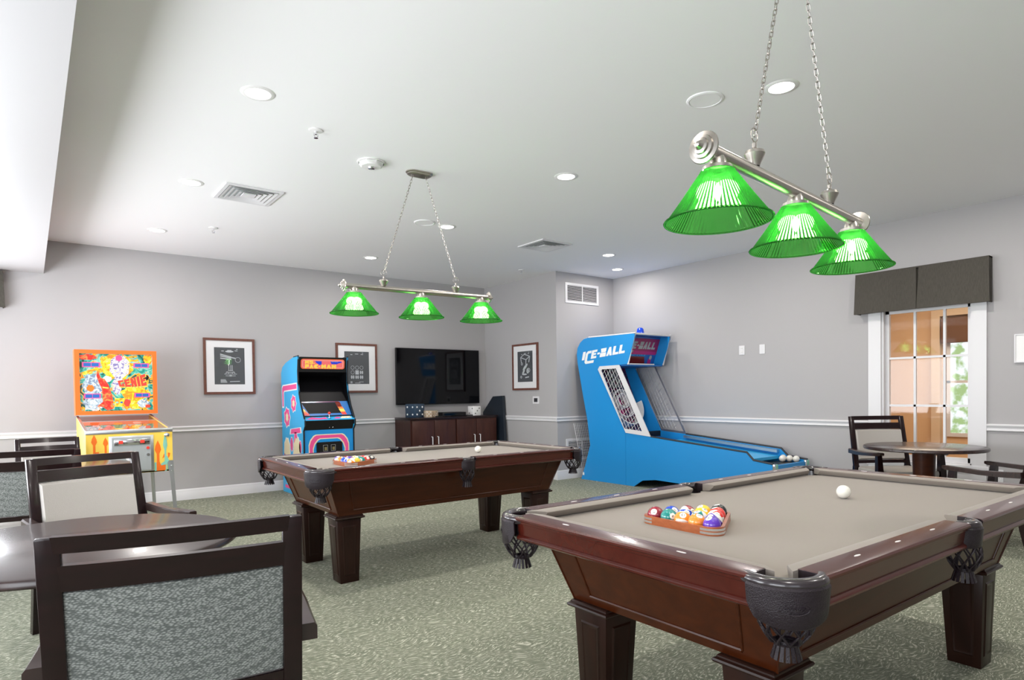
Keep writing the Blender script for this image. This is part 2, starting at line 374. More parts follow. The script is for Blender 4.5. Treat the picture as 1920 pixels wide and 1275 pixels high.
BLK = {'M': [[(0, 0), (0, 1), (.3, 1), (.5, .72), (.7, 1), (1, 1), (1, 0), (.62, 0), (.62, .36), (.5, .2), (.38, .36), (.38, 0)]],
       'S': [[(0, 0), (1, 0), (1, .6), (.45, .6), (.45, .7), (1, .7), (1, 1), (0, 1), (0, .42), (.55, .42), (.55, .3), (0, .3)]],
       'P': [[(0, 0), (0, 1), (1, 1), (1, .35), (.42, .35), (.42, 0)]], 'A': [[(0, 0), (.33, 1), (.67, 1), (1, 0), (.62, 0), (.5, .28), (.38, 0)]],
       'C': [[(1, 0), (.3, 0), (0, .3), (0, .7), (.3, 1), (1, 1), (1, .68), (.6, .5), (1, .32)]],
       'N': [[(0, 0), (0, 1), (.4, 1), (.62, .6), (.62, 1), (1, 1), (1, 0), (.62, 0), (.38, .4), (.38, 0)]],
       'G': [[(0, 0), (0, 1), (1, 1), (1, .72), (.4, .72), (.4, .28), (.62, .28), (.62, .5), (1, .5), (1, 0)]],
       'E': [[(0, 0), (0, 1), (1, 1), (1, .74), (.42, .74), (.42, .62), (.85, .62), (.85, .4), (.42, .4), (.42, .26), (1, .26), (1, 0)]],
       'I': [[(.0, 0), (.0, 1), (.5, 1), (.5, 0)]], '.': [[(0, 0), (0, .26), (.3, .26), (.3, 0)]], '-': [[(0, .38), (0, .6), (.45, .6), (.45, .38)]],
       'L': [[(0, 0), (0, 1), (.42, 1), (.42, .27), (1, .27), (1, 0)]], 'B': [[(0, 0), (1.05, 0), (1.05, .44), (.95, .485), (0, .485)], [(.15, .525), (.9, .525), (1, .6), (1, 1), (0, 1)]],
       'c': [[(1, 1), (.3, 1), (0, .74), (0, -.30), (.25, -.52), (1.75, -.52), (1.75, -.2), (.55, -.2), (.42, -.1), (.42, .62), (.55, .70), (1, .70)]]}
def block(body, fn, w, h, key, name, parent, shear=0, gap=.12, depth=.001):
    """heavy block letters centred on fn's origin, one mesh"""
    ws = [max(p[0] for q in BLK[ch] for p in q) if ch != 'c' else 1 for ch in body]
    tot = sum(ws)+gap*(len(body)-1); k = w/tot; x = 0; g = N(key)
    for ch, cw in zip(body, ws):
        for q in BLK[ch]: g.prism([((x+px)*k-w/2+shear*(py-.5)*h, (py-.5)*h) for px, py in q], fn, 0, depth)
        x += cw+gap
    return g.build(name, parent)
# ================================================================ room
def wall_with_hole(name, axis, a, b, lo, hi, z0, z1, holes, key='wall'):
    """axis 'X': wall spans X lo..hi with thickness Y a..b; holes (l,h,zb,zt)"""
    g = N(key)
    def bx(l, h, zb, zt):
        if h-l > 1e-4 and zt-zb > 1e-4:
            g.box(l, h, a, b, zb, zt) if axis == 'X' else g.box(a, b, l, h, zb, zt)
    cur = lo
    for l, h, zb, zt in sorted(holes):
        bx(cur, l, z0, z1); bx(l, h, z0, zb); bx(l, h, zt, z1); cur = h
    bx(cur, hi, z0, z1)
    return struct(g.build(name))
struct(N('carpet').box(XL-.1, XR+.1, YF-.1, YB+.1, -.1, 0).build('floor'))
struct(N('ceil').box(XL-.1, XR+.1, YF-.1, YB+.1, ZC, ZC+.1).build('ceiling'))
wall_with_hole('wall_back', 'X', YB, YB+.1, XL-.1, XP, 0, ZC, [(-1.35, -.42, .75, 2.3)])
struct(N('wall').box(XP, XR+.1, YR, YB+.1, 0, ZC).build('wall_pier'))
WY0, WY1, WZ0, WZ1 = 2.14, 2.95, .50, 2.08
wall_with_hole('wall_right', 'Y', XR, XR+.16, YF-.1, YR, 0, ZC, [(WY0, WY1, WZ0, WZ1)])
wall_with_hole('wall_left', 'Y', XL-.1, XL, YF-.1, YB, 0, ZC, [(5.2, 7.6, .55, 2.35), (1.8, 4.2, .55, 2.35), (-1.6, .8, .55, 2.35)])
wall_with_hole('wall_front', 'X', YF-.1, YF, XL, XR, 0, ZC, [(-1.65, .45, .55, 2.45)])
# dropped soffit along the left side
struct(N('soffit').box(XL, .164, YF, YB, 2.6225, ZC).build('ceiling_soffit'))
# skirting and chair rail, one run per wall
RAILP = [(0, .0), (.012, .0), (.020, .008), (.014, .018), (.014, .036), (.022, .044), (.026, .056), (.016, .066), (0, .070)]
BASEP = [(0, 0), (.016, 0), (.016, .098), (.011, .108), (.013, .120), (.005, .131), (0, .1325)]
def moulding(name, prof, z, a, b, axis, pos, sign):
    g = N('trim')
    if axis == 'X': g.prism(prof, lambda u, v, w: (w, pos+sign*u, z+v), a, b)
    else: g.prism(prof, lambda u, v, w: (pos+sign*u, w, z+v), a, b)
    return struct(g.build(name, angle=50))
for nm, pr, z in (('baseboard', BASEP, 0), ('trim_chair_rail', RAILP, .8353)):
    moulding(nm+'_back', pr, z, XL if z == 0 else -.30, XP, 'X', YB, -1)
    moulding(nm+'_side', pr, z, YR, YB, 'Y', XP, -1)
    moulding(nm+'_recess', pr, z, XP-.026, XR, 'X', YR, -1)
    moulding(nm+'_right', pr, z, 3.075, YR, 'Y', XR, -1)
    moulding(nm+'_right_near', pr, z, YF, 2.02, 'Y', XR, -1)
    if z == 0: moulding(nm+'_left', pr, z, YF, YB, 'Y', XL, 1)
# window to the next room
def inner_window():
    g = N('trim')
    g.box(XR-.022, XR, 2.02, 2.14, 0, 2.14).box(XR-.022, XR, 2.95, 3.075, 0, 2.14).box(XR-.022, XR, 2.02, 3.075, 2.08, 2.2)
    g.box(XR-.03, XR-.0, 2.0, 3.09, .44, .50, .004)
    g.box(XR-.014, XR, 2.14, 2.95, 0, .44)
    g.box(XR-.001, XR+.16, 2.14, 2.155, .50, 2.08).box(XR-.001, XR+.16, 2.93, 2.95, .50, 2.08).box(XR-.001, XR+.16, 2.14, 2.95, .49, .515)
    w = struct(g.build('window_1'))
    s = N('trim')
    s.box(XR+.05, XR+.09, 2.155, 2.19, .515, 2.08).box(XR+.05, XR+.09, 2.895, 2.93, .515, 2.08).box(XR+.05, XR+.09, 2.155, 2.93, .515, .56).box(XR+.05, XR+.09, 2.155, 2.93, 2.03, 2.08)
    for y in (2.39, 2.655): s.box(XR+.055, XR+.085, y-.011, y+.011, .56, 2.05)
    for z in (1.07, 1.565): s.box(XR+.055, XR+.085, 2.19, 2.9, z-.011, z+.011)
    s.build('sash', w)
    N('glass').box(XR+.068, XR+.072, 2.17, 2.91, .54, 2.05).build('pane', w)
inner_window()
def back_window():
    g = N('trim')
    g.box(-1.45, -1.35, YB-.02, YB, .65, 2.4).box(-.42, -.32, YB-.02, YB, .65, 2.4).box(-1.45, -.32, YB-.02, YB, 2.3, 2.4).box(-1.45, -.32, YB-.03, YB, .65, .75)
    w = struct(g.build('window_2'))
    s = N('trim'); s.box(-1.35, -.42, YB+.03, YB+.07, 1.5, 1.55).box(-.90, -.87, YB+.03, YB+.07, .75, 2.3); s.build('sash', w)
    N('glass').box(-1.35, -.42, YB+.045, YB+.05, .75, 2.3).build('pane', w)
back_window()
# the room beyond the glass
def far_room():
    g = N('tanfloor').box(XR+.16, 11.5, -.5, 6.0, -.1, 0); g.m('tan').box(11.4, 11.5, -.5, 6, 0, 2.9)
    g.box(XR+.16, 11.4, 5.9, 6, 0, 2.9).box(XR+.16, 11.4, -.5, -.4, 0, 2.9)
    g.m('ceil').box(XR+.16, 11.5, -.5, 6, 2.9, 3.0)
    struct(g.build('wall_far_room'))
far_room()
# ---------------------------------------------------------------- far room window, door casing
def far_details():
    g = N('trim')
    Y0, Y1 = 2.55, 3.74
    g.box(11.37, 11.4, Y0, Y0+.07, .55, 2.15).box(11.37, 11.4, Y1-.07, Y1, .55, 2.15).box(11.37, 11.4, Y0, Y1, .49, .55).box(11.37, 11.4, Y0, Y1, 1.32, 1.36)
    g.box(11.37, 11.4, 3.13, 3.16, .55, 2.15)
    w = struct(g.build('window_3'))
    m = mat('bright_daylight_view', (.75, .86, .95), .5, emit=1.6); M['view'] = m
    mm, t, b = nodes('garden_view')
    tc = t.nodes.new('ShaderNodeTexCoord'); n = t.nodes.new('ShaderNodeTexNoise'); n.inputs['Scale'].default_value = 7; n.inputs['Detail'].default_value = 4
    r = ramp(t, [(.42, (.9, .95, 1)), (.56, (.35, .50, .22))]); lk(t, tc.outputs['Object'], n.inputs['Vector']); lk(t, n.outputs['Fac'], r.inputs[0])
    lk(t, r.outputs[0], b.inputs['Emission Color']); b.inputs['Emission Strength'].default_value = 1.2; b.inputs['Base Color'].default_value = (0, 0, 0, 1)
    M['garden'] = mm
    N('garden').box(11.385, 11.395, Y0, Y1, .55, 2.15).build('pane', w)
    M['beigetrim'] = mat('beige_trim', (.72, .55, .38), .5)
    c = N('beigetrim').box(11.30, 11.4, 3.79, 3.91, 0, 2.36).box(11.30, 11.4, 2.2, 3.91, 2.36, 2.46)
    struct(c.build('trim_far_room'))
    M['brownfab'] = mat('brown_fabric', (.16, .075, .035), .8)
    v = N('brownfab').box(11.26, 11.37, 2.4, 3.77, 1.94, 2.32, .01).build('window_valance')
    tag(v, 'brown fabric valance in the tan room seen through the glass', 'valance')
far_details()
area('far_room_light', (9.4, 2.8, 2.85), (0, 0, -1), 2.2, 3.0, 95, (1, .86, .68))
# ================================================================ valances
def valance(name, label, y0, y1, z0, z1, xw, depth, ax='Y'):
    t = thing(name, label, 'valance', (xw, y0, z1) if ax == 'Y' else (y0, xw, z1))
    L = y1-y0; H = z1-z0
    for k, (a, b) in enumerate(((0, L*.49), (L*.51, L))):
        g = N('valance'); nx = 14
        def P(u, v, w):
            fl = .02*(1-v/H)  # flare at the hem
            d = -depth-fl+.012*math.sin(u*17+k)*(1-v/H)+w
            return (d, u, v-H) if ax == 'Y' else (u, d, v-H)
        for w0 in (0, .02):
            grid = [[g.bm.verts.new(P(a+(b-a)*i/nx+(.0 if 0 < i < nx else (-.012 if i == 0 else .012)*(1-j/4)), H*j/4, w0)) for j in range(5)] for i in range(nx+1)]
            for i in range(nx):
                for j in range(4): g.face([grid[i][j], grid[i+1][j], grid[i+1][j+1], grid[i][j+1]])
        g.build('fabric_panel', t)
    g = N('valance')
    if ax == 'Y':
        g.box(-depth, -.002, 0, .014, -H, 0, .003).box(-depth, -.002, L-.014, L, -H, 0, .003).box(-depth, -.002, 0, L, -.014, 0).box(-depth+.03, -depth+.04, L*.46, L*.54, -H+.012, -.01)
    else:
        g.box(0, .014, -depth, -.002, -H, 0, .003).box(L-.014, L, -depth, -.002, -H, 0, .003).box(0, L, -depth, -.002, -.014, 0)
    g.build('return_board', t)
    return t
valance('window_valance', 'dark olive box-pleat valance above the paned interior window', 1.98, 3.17, 2.045, 2.47, XR, .10)
valance('window_valance', 'grey valance end at the left edge of the far wall', -1.55, -.18, 2.22, 2.60, YB, .09, 'X')
# ================================================================ ceiling fittings
def downlight(x, y, label, power=16):
    t = thing('recessed_light', label, 'ceiling light', (x, y, ZC), 0, 'recessed ceiling lights')
    N('white').lathe([(.068, -.001), (.070, -.006), (.090, -.004), (.096, 0)], 32).build('trim_ring', t)
    N('lens').lathe([(.0001, -.003), (.05, -.004), (.069, -.001)], 32).build('lamp_lens', t)
    l = area('downlight', (x, y, ZC-.012), (0, 0, -1), .13, .13, power, (1, .95, .90), 'DISK')
for x, y, lab in ((1.085, 3.775, 'large round recessed light nearest the camera on the left of the ceiling'),
                  (1.085, 5.645, 'round recessed light just left of the square ceiling vent'),
                  (1.10, 7.445, 'small recessed light above the pinball machine near the far wall'),
                  (3.475, 3.79, 'recessed light alone between smoke detector and nearer green lamp'),
                  (3.49, 5.635, 'recessed light behind the right chain of the farther green lamp'),
                  (3.475, 7.445, 'small recessed light above the framed prints near the television'),
                  (3.475, 1.96, 'recessed light between the two chains of the nearer green lamp'),
                  (5.883, 5.641, 'recessed light above the blue game cabinet, upper of the close pair'),
                  (6.671, 6.233, 'recessed light in the alcove corner, lower of the close pair')):
    downlight(x, y, lab, 9 if x > 6 else 16)
for x, y in ((1.085, 1.96), (5.883, 1.96), (5.883, 3.79), (3.475, .1), (5.883, .1), (1.085, .1)):
    area('downlight_unseen', (x, y, ZC-.012), (0, 0, -1), .13, .13, 16, (1, .95, .90), 'DISK')
def speaker(x, y, label):
    o = N('ceil').lathe([(.0001, -.004), (.088, -.006), (.090, -.002), (.094, -.008), (.105, -.005), (.108, 0)], 32).build('ceiling_speaker', loc=(x, y, ZC))
    tag(o, label, 'speaker', 'round ceiling speakers')
speaker(3.25, 2.315, 'flat round ceiling speaker left of the nearer lamp chains'); speaker(3.22, 5.626, 'flat round ceiling speaker between the chains of the farther lamp')
def ceil_vent(cx, cy, w, d, label):
    t = thing('ceiling_vent', label, 'vent', (cx, cy, ZC), 0, 'square louvred ceiling vents')
    sq = lambda a, b: [(-a, -b), (a, -b), (a, b), (-a, b)]
    N('trim').ring(sq(w/2, d/2), sq(w/2-.03, d/2-.03), XYZ, -.012, 0).build('frame', t)
    N('grey').box(-w/2+.03, w/2-.03, -d/2+.03, d/2-.03, -.0015, -.0005).build('duct_opening', t)
    for k in range(5):
        a, b = w/2-.034-k*.036, d/2-.034-k*.036
        g = N('trim'); o, i = sq(a, b), sq(a-.024, b-.024)
        if k == 4: g.box(-a, a, -b, b, -.016, -.008)
        else:
            V = [[g.bm.verts.new((p[0], p[1], z)) for p in q] for q, z in ((o, -.014), (i, -.004), (i, -.006), (o, -.016))]
            for r in range(4):
                for s in range(4): g.face([V[r][s], V[r][(s+1) % 4], V[(r+1) % 4][(s+1) % 4], V[(r+1) % 4][s]])
        g.build('louvre', t)
ceil_vent(1.54, 5.70, .46, .46, 'square louvred white ceiling vent beside the left recessed lights')
ceil_vent(4.87, 5.69, .46, .46, 'square louvred white ceiling vent nearer the side alcove')
def smoke():
    t = thing('smoke_detector', 'round white smoke detector on the ceiling with clear center', 'smoke detector', (2.072, 4.40, ZC))
    N('white').lathe([(.092, 0), (.095, -.012), (.082, -.03), (.075, -.036), (.030, -.040), (.0001, -.040)], 8).build('housing', t)
    N('white').lathe([(.100, 0), (.102, -.008), (.094, -.010)], 32).build('base_ring', t)
    N('chrome').lathe([(.028, -.040), (.024, -.05), (.0001, -.053)], 16).build('strobe', t)
smoke()
def sprinkler(x, y, label):
    t = thing('sprinkler_head', label, 'sprinkler', (x, y, ZC), 0, 'ceiling sprinkler heads')
    N('white').lathe([(.045, 0), (.042, -.006), (.016, -.010), (.0001, -.010)], 20).build('escutcheon', t)
    g = N('chrome').cyl(.008, -.028, -.01, n=10); g.tube([(-.012, 0, -.024), (-.014, 0, -.036), (0, 0, -.048)], .0025, 6).tube([(.012, 0, -.024), (.014, 0, -.036), (0, 0, -.048)], .0025, 6)
    g.cyl(.014, -.052, -.049, n=12); g.build('nozzle', t)
sprinkler(1.534, 4.08, 'sprinkler head beside the big recessed light, nearest the camera')
sprinkler(1.547, 7.024, 'small sprinkler head above the first framed print'); sprinkler(5.562, 7.013, 'small sprinkler head by the side wall pier')
def wall_vent(name, label, x0, x1, z0, z1, cols):
    t = thing(name, label, 'vent', (x0, YR, z0))
    w, h = x1-x0, z1-z0
    o = [(0, 0), (w, 0), (w, h), (0, h)]; i = [(.035, .035), (w-.035, .035), (w-.035, h-.035), (.035, h-.035)]
    N('trim').ring(o, i, XZY, -.012, 0).build('frame', t)
    N('black').box(.03, w-.03, -.002, -.001, .03, h-.03).build('duct_opening', t)
    n = int((h-.07)/.02)
    g = N('trim')
    for k in range(n):
        z = .035+(h-.07)*(k+.5)/n
        g.hexa([(.034, -.012, z-.004), (w-.034, -.012, z-.004), (w-.034, -.003, z+.002), (.034, -.003, z+.002), (.034, -.012, z-.001), (w-.034, -.012, z-.001), (w-.034, -.003, z+.005), (.034, -.003, z+.005)])
    for c in cols: g.box(w*c-.006, w*c+.006, -.013, -.003, .03, h-.03)
    g.build('slats', t)
wall_vent('wall_vent', 'white rectangular return air grille high on the alcove wall', 6.193, 6.862, 2.553, 2.846, (.5,))
wall_vent('wall_vent', 'low white louvred grille behind the leaning wire cage', 6.18, 6.80, .26, .58, (.5,))
# ================================================================ billiard lamps
def chain(p0, p1, link=.030, r=.0017):
    p0, p1 = Vector(p0), Vector(p1); L = (p1-p0).length; n = max(2, round(L/(link*.80))); d = (p1-p0)/n
    dd = d.normalized(); a = dd.cross(Vector((0, 1, 0))).normalized(); b = dd.cross(a)
    g = N('nickel')
    for i in range(n):
        c = p0+d*(i+.5); s = a if i % 2 else b; hl = link/2; hw = .0065
        pts = []
        for k in range(10):
            t = 2*PI*k/10; pts.append(c+dd*((hl-hw)*(1 if math.cos(t) > 0 else -1)+hw*math.cos(t))+s*hw*math.sin(t))
        g.tube(pts, r, 5, closed=True)
    return g
def lamp(x, y, rz, drop, s, label, rs=1.0, hs=.80):
    t = thing('billiard_lamp', label, 'lamp', (x, y, ZC), rz, 'green three-shade billiard lamps')
    zb = -drop
    N('nickel').loft([[(p[0]*k, p[1]*k, z) for p in rrect(-.11, .11, -.055, .055, .052, 6)] for k, z in ((1, 0), (1, -.008), (.90, -.014), (.90, -.02), (.80, -.026))]).build('canopy', t)
    HX = .31*s
    for sx in (-1, 1):
        chain((sx*.06, 0, -.045), (sx*HX, 0, zb+.115*s)).build('chain', t)
        g = N('nickel').lathe([(.004, zb+.098*s), (.008, zb+.092*s), (.007, zb+.078*s), (.014, zb+.072*s), (.032, zb+.066*s), (.036, zb+.056*s), (.028, zb+.040*s), (.022, zb+.030*s), (.017, zb+.018*s)], 20, (sx*HX, 0, 0))
        g.tube([(sx*HX+.024*math.cos(a), 0, zb+.118*s+.024*math.sin(a)) for a in (2*PI*i/20 for i in range(20))], .0022, 6, closed=True)
        g.build('hanger', t)
        g = N('nickel'); g.tube([(sx*.06+.008*math.cos(a), 0, -.034+.012*math.sin(a)) for a in (2*PI*i/12 for i in range(12))], .002, 5, closed=True)
        g.build('canopy_loop', t)
    BL = .615*s
    N('nickel').cyl(.021*s, -BL, BL, (0, 0, zb), 28, 'X').build('bar', t)
    for sx in (-1, 1):
        g = N('nickel').lathe([(.021, 0), (.045, .002), (.047, .006), (.045, .010), (.034, .012), (.032, .020), (.024, .022), (.022, .029), (.014, .031), (.010, .038), (.008, .046), (.0001, .050)], 28, axis='X')
        bmesh.ops.transform(g.bm, matrix=Matrix.Translation((sx*BL, 0, zb)) @ Matrix.Diagonal((sx*s, s, s, 1)), verts=g.bm.verts)
        g.build('end_cap', t)
    for sx in (-1, 0, 1):
        cx = sx*.545*s
        N('nickel').lathe([(.020, zb-.006*s), (.028, zb-.02*s), (.030, zb-.034*s), (.046, zb-.038*s), (.046, zb-.05*s), (.028, zb-.052*s)], 24, (cx, 0, 0)).build('socket', t)
        sh = N('shade')
        prof = [(.056, -.050), (.058, -.056), (.085, -.100), (.114, -.148), (.142, -.192), (.168, -.232), (.174, -.238)]
        n_ = 160; zf = lambda z: zb+(-.05+(z+.05)*hs)*s
        loop = [(.026*s, zf(-.047), 0)]+[(r*s*rs, zf(z), .007) for r, z in prof]+[(r*s*rs-.004, zf(z)-.0005, 0) for r, z in prof[::-1]]+[(.026*s, zf(-.051), 0)]
        R_ = [[sh.bm.verts.new((cx+r*(1+(rb if i % 2 else -rb))*math.cos(2*PI*i/n_), r*(1+(rb if i % 2 else -rb))*math.sin(2*PI*i/n_), z)) for i in range(n_)] for r, z, rb in loop]
        for A_, B_ in zip(R_, R_[1:]+R_[:1]):
            for i in range(n_): sh.face([A_[i], A_[(i+1) % n_], B_[(i+1) % n_], B_[i]])
        rim = [(cx+.175*s*rs*math.cos(a), .175*s*rs*math.sin(a), zb-(.05+.188*hs)*s) for a in (2*PI*i/48 for i in range(48))]
        sh.tube(rim, .0035, 6, closed=True)
        so = sh.build('lamp_shade', t, angle=10)
        N('bulb').sphere(.034*s, (cx, 0, zb-.115*s), 16).build('bulb', so)
        l = bpy.data.lights.new('lamp_light', 'POINT'); l.energy = 2.2; l.color = (1, .93, .78); l.shadow_soft_size = .035
        lo = bpy.data.objects.new('lamp_light', l); COL.objects.link(lo); lo.parent = t; lo.location = (cx, 0, zb-.165*s)
lamp(2.475, 4.395, -.068, .93, 1.0, 'three green glass shades on a nickel bar over the farther pool table')
lamp(2.346, 1.268, .10, .985, 1.08, 'three green glass shades on a nickel bar over the nearer pool table', .88, .78)
# ================================================================ pool tables
HL, HW, ZR, ZA = 1.146, .618, .794, .703
def pool_table():
    t = thing('pool_table', 'dark mahogany pool table with taupe cloth, the nearer of the two', 'pool table', (2.564, 1.363, 0), -.011, 'mahogany pool tables')
    RP = [(-.078, .794), (-.016, .794), (-.006, .792), (-.001, .787), (-.001, .781), (-.006, .777), (-.010, .775), (-.011, .768), (-.016, .765), (-.022, .724), (-.016, .720), (-.012, .714), (-.013, .708), (-.020, .703), (-.078, .703)]
    CP = [(-.076, .7925), (-.100, .7915), (-.122, .789), (-.127, .786), (-.126, .781), (-.108, .760), (-.076, .758)]
    # rails: (side, a, b, corner-at-a, corner-at-b)
    E, SG = .135, .058
    LN = []
    segs = [('N', -HL+E, -SG, 1, 0), ('N', SG, HL-E, 0, 1), ('F', -HL+E, -SG, 1, 0), ('F', SG, HL-E, 0, 1), ('L', -HW+E, HW-E, 1, 1), ('R', -HW+E, HW-E, 1, 1)]
    for side, a, b, ca, cb in segs:
        half, sg = (HW, -1 if side == 'N' else 1) if side in 'NF' else (HL, -1 if side == 'L' else 1)
        def P(u, z, w, side=side, half=half, sg=sg):
            return (w, sg*(half+u), z) if side in 'NF' else (sg*(half+u), w, z)
        r = N('mahogany').prism(RP, P, a, b).build('rail', t, angle=30)
        for w0, w1, cc in ((a-.003, a, ca), (b, b+.003, cb)):
            N('leatherrim').prism([(u*.995-.0002, z-.001) for u, z in RP], P, w0, w1).build('rail_end', r, angle=30)
        c = N('cloth')
        def ends(u): k = max(0, -u-.078); return a-.028*ca+(1.25 if ca else .45)*k, b+.028*cb-(1.25 if cb else .45)*k
        A = [c.bm.verts.new(P(u, z, ends(u)[0])) for u, z in CP]; B = [c.bm.verts.new(P(u, z, ends(u)[1])) for u, z in CP]
        c.face(A); c.face(B[::-1])
        for i in range(len(CP)): j = (i+1) % len(CP); c.face([A[i], B[i], B[j], A[j]])
        c.build('cushion', r, angle=30)
        ds = [k*.25*(HL-.127) for k in (1, 2, 3)] if side in 'NF' else [-.25*2*(HW-.127), 0, .25*2*(HW-.127)]
        if side in 'NF' and a < 0: ds = [-d for d in ds]
        for d in ds:
            e = N('pearl').prism(ell(0, 0, .0045, .017, 14), lambda u, v, w, d=d: P(-.045+u, w, d+v), .7935, .7948)
            e.build('sight', r)
    # bed with pocket notches
    bx, by = HL-.080, HW-.080
    pts = []
    def arc(cx, cy, r, a0, a1, n=10):
        return [(cx+r*math.cos(math.radians(a0+(a1-a0)*i/n)), cy+r*math.sin(math.radians(a0+(a1-a0)*i/n))) for i in range(n+1)]
    cr = .066
    pts += arc(0, -HW+.06, .056, 180, 0)[0:] if False else []
    def corner(sx, sy):
        cx, cy = sx*(HL-.092), sy*(HW-.092)
        base = math.degrees(math.atan2(-sy, -sx))
        return arc(cx, cy, cr, base-80, base+80) if sx*sy < 0 else arc(cx, cy, cr, base-80, base+80)
    g = N('cloth')
    # quarter pieces around: outline counter-clockwise
    out = []
    out += corner(-1, -1)[::-1]
    out += [(-.05, -by)] + arc(0, -HW+.050, .052, 150, 30, 8) + [(.05, -by)]
    out += corner(1, -1)[::-1]
    out += corner(1, 1)[::-1]
    out += [(.05, by)] + arc(0, HW-.050, .052, -30, -150, 8) + [(-.05, by)]
    out += corner(-1, 1)[::-1]
    g.prism(out, XYZ, .733, .757)
    g.build('bed', t)
    # cabinet
    def frus(z0, a0, b0, z1, a1, b1): return [(-a0, -b0, z0), (a0, -b0, z0), (a0, b0, z0), (-a0, b0, z0), (-a1, -b1, z1), (a1, -b1, z1), (a1, b1, z1), (-a1, b1, z1)]
    g = N('cabinetwood').hexa(frus(.455, .905, .420, .702, .995, .485))
    cab = g.build('cabinet', t)
    tr = N('cabinetwood')
    def bead(p, q, r=.006): tr.tube([p, q], r, 8)
    for sy in (-1, 1):
        f = lambda x, k, off=.0: (x*(.905+.09*k), sy*(.420+.065*k+off), .455+.247*k)
        bead(f(-.88, .14), f(.88, .14)); bead(f(-.88, .14), f(-.86, 1)); bead(f(.88, .14), f(.86, 1))
    for sx in (-1, 1):
        f = lambda y, k: (sx*(.905+.09*k), y*(.420+.065*k), .455+.247*k)
        bead(f(-.74, .14), f(.74, .14), .007); bead(f(-.74, .14), f(-.72, 1), .005); bead(f(.74, .14), f(.72, 1), .005)
        for sy in (-1, 1): bead((sx*.905, sy*.42, .455), (sx*.995, sy*.485, .702), .004)
    tr.build('panel_beading', cab)
    # legs
    for sx in (-1, 1):
        for sy in (-1, 1):
            o0, o1, w0, w1 = (.892, .400), (.914, .412), .130, .168
            g = N('legwood')
            def ringq(o, w, z): xs = sorted((sx*o[0], sx*(o[0]-w))); ys = sorted((sy*o[1], sy*(o[1]-w))); return [(xs[0], ys[0], z), (xs[1], ys[0], z), (xs[1], ys[1], z), (xs[0], ys[1], z)]
            g.hexa(ringq(o0, w0, 0)+ringq(o1, w1, .428), .003)
            leg = g.build('leg', t)
            mz = N('legwood')
            def off(z, d): q = ringq((o1[0]+d, o1[1]+d), w1+2*d, z); return q
            mz.loft([off(.424, .002), off(.428, .010), off(.431, .018), off(.437, .021), off(.443, .019), off(.447, .011), off(.452, .010), off(.4555, .006)])
            mz.build('capital_moulding', leg)
            # raised panels on the four faces
            for fx, fy in ((1, 0), (-1, 0), (0, 1), (0, -1)):
                p = N('legwood')
                def face_pt(a, z):
                    k = z/.428; ww = w0+(w1-w0)*k; ox = sx*(o0[0]+(o1[0]-o0[0])*k); oy = sy*(o0[1]+(o1[1]-o0[1])*k)
                    cx, cy = ox-sx*ww/2, oy-sy*ww/2
                    return Vector((cx+fx*ww/2+fy*a*ww, cy+fy*ww/2+fx*a*ww, z))
                nrm = Vector((fx, fy, 0))
                rings = []
                for ins, h in ((0, 0), (.006, .005), (.012, .003), (.018, .004)):
                    rings.append([face_pt(a, z)+nrm*h for a, z in ((-.30+ins*6, .05+ins), (.30-ins*6, .05+ins), (.30-ins*6, .385-ins), (-.30+ins*6, .385-ins))])
                p.loft(rings, caps=False); p.face([p.bm.verts[-i] for i in (4, 3, 2, 1)]) if p.bm.verts.ensure_lookup_table() is None else None
                p.build('leg_panel', leg)
    # pockets
    def pocket(px, py, ang, R, half, sidep=False):
        c = math.radians(ang)
        def Q(r, a, z): return (px+r*math.cos(c+a), py+r*math.sin(c+a), z)
        g = N('leatherrim'); n = 22; A = math.radians(half)
        rings = []
        for i in range(n+1):
            a = -A+2*A*i/n; rr = R-.020
            rings.append([Q(rr+.020*math.cos(b)*(1 if math.cos(b) > 0 else 1.0), a, .779+.017*math.sin(b)) for b in (2*PI*k/10 for k in range(10))])
        g.loft(rings)
        pk = g.build('pocket_rim', t, angle=50)
        L = N('leatherrim')    # inner liner
        ins = []
        AL = math.radians(125); rl = .012 if sidep else .034
        for i in range(n+1):
            a = -AL+2*AL*i/n; ins.append([Q(R-rl, a, .785 if abs(a) < A else .755), Q(R-rl-.002, a, .73), Q(R-rl-.010, a, .705)])
        L.loft(ins, close=False); L.build('pocket_liner', pk)
        s = N('leather'); A2 = math.radians(half*.80); rows = []
        for i in range(n+1):
            a = -A2+2*A2*i/n; e = abs(a/A2)
            zb = .674+.026*e**2 if not sidep else .705
            zb += .03*max(0, e-.85)/.15*.8
            rows.append([Q(R-.001, a, .776), Q(R+.003, a, .770), Q(R+.001, a, (.77+zb)/2), Q(R-.001, a, zb+.004), Q(R-.004, a, zb), Q(R-.007, a, zb+.004), Q(R-.006, a, .776)])
        s.loft(rows); s.build('shield', pk)
        # stitched border, emblem
        if not sidep:
            em = N('leather'); zc = .728
            def E_(u, v, d): return Q(R+.0005+d, u/R, zc+v)
            em.tube([E_(.036*math.cos(a), .016*math.sin(a), .001) for a in (2*PI*i/28 for i in range(28))], .0018, 5, closed=True)
            em.tube([E_(.030*math.cos(a), .011+.004*math.sin(a), .001) for a in (PI*i/10 for i in range(11))], .0016, 5)
            em.build('emblem', pk)
            text('Connelly', lambda u, v, d: E_(u, v, d*1.6), .052, .011, 'leather', 'emblem_lettering', pk, shear=.3, depth=.0022, bold=.02)
            text('Billiards', lambda u, v, d: E_(u, v-.0105, d*1.4), .026, .004, 'leather', 'emblem_lettering', pk, shear=.2, depth=.001)
        # net
        nt = N('leather'); rt, rbm = (.062, .036) if not sidep else (.045, .030)
        ncx, ncy = px+math.cos(c)*(R-.075), py+math.sin(c)*(R-.075)
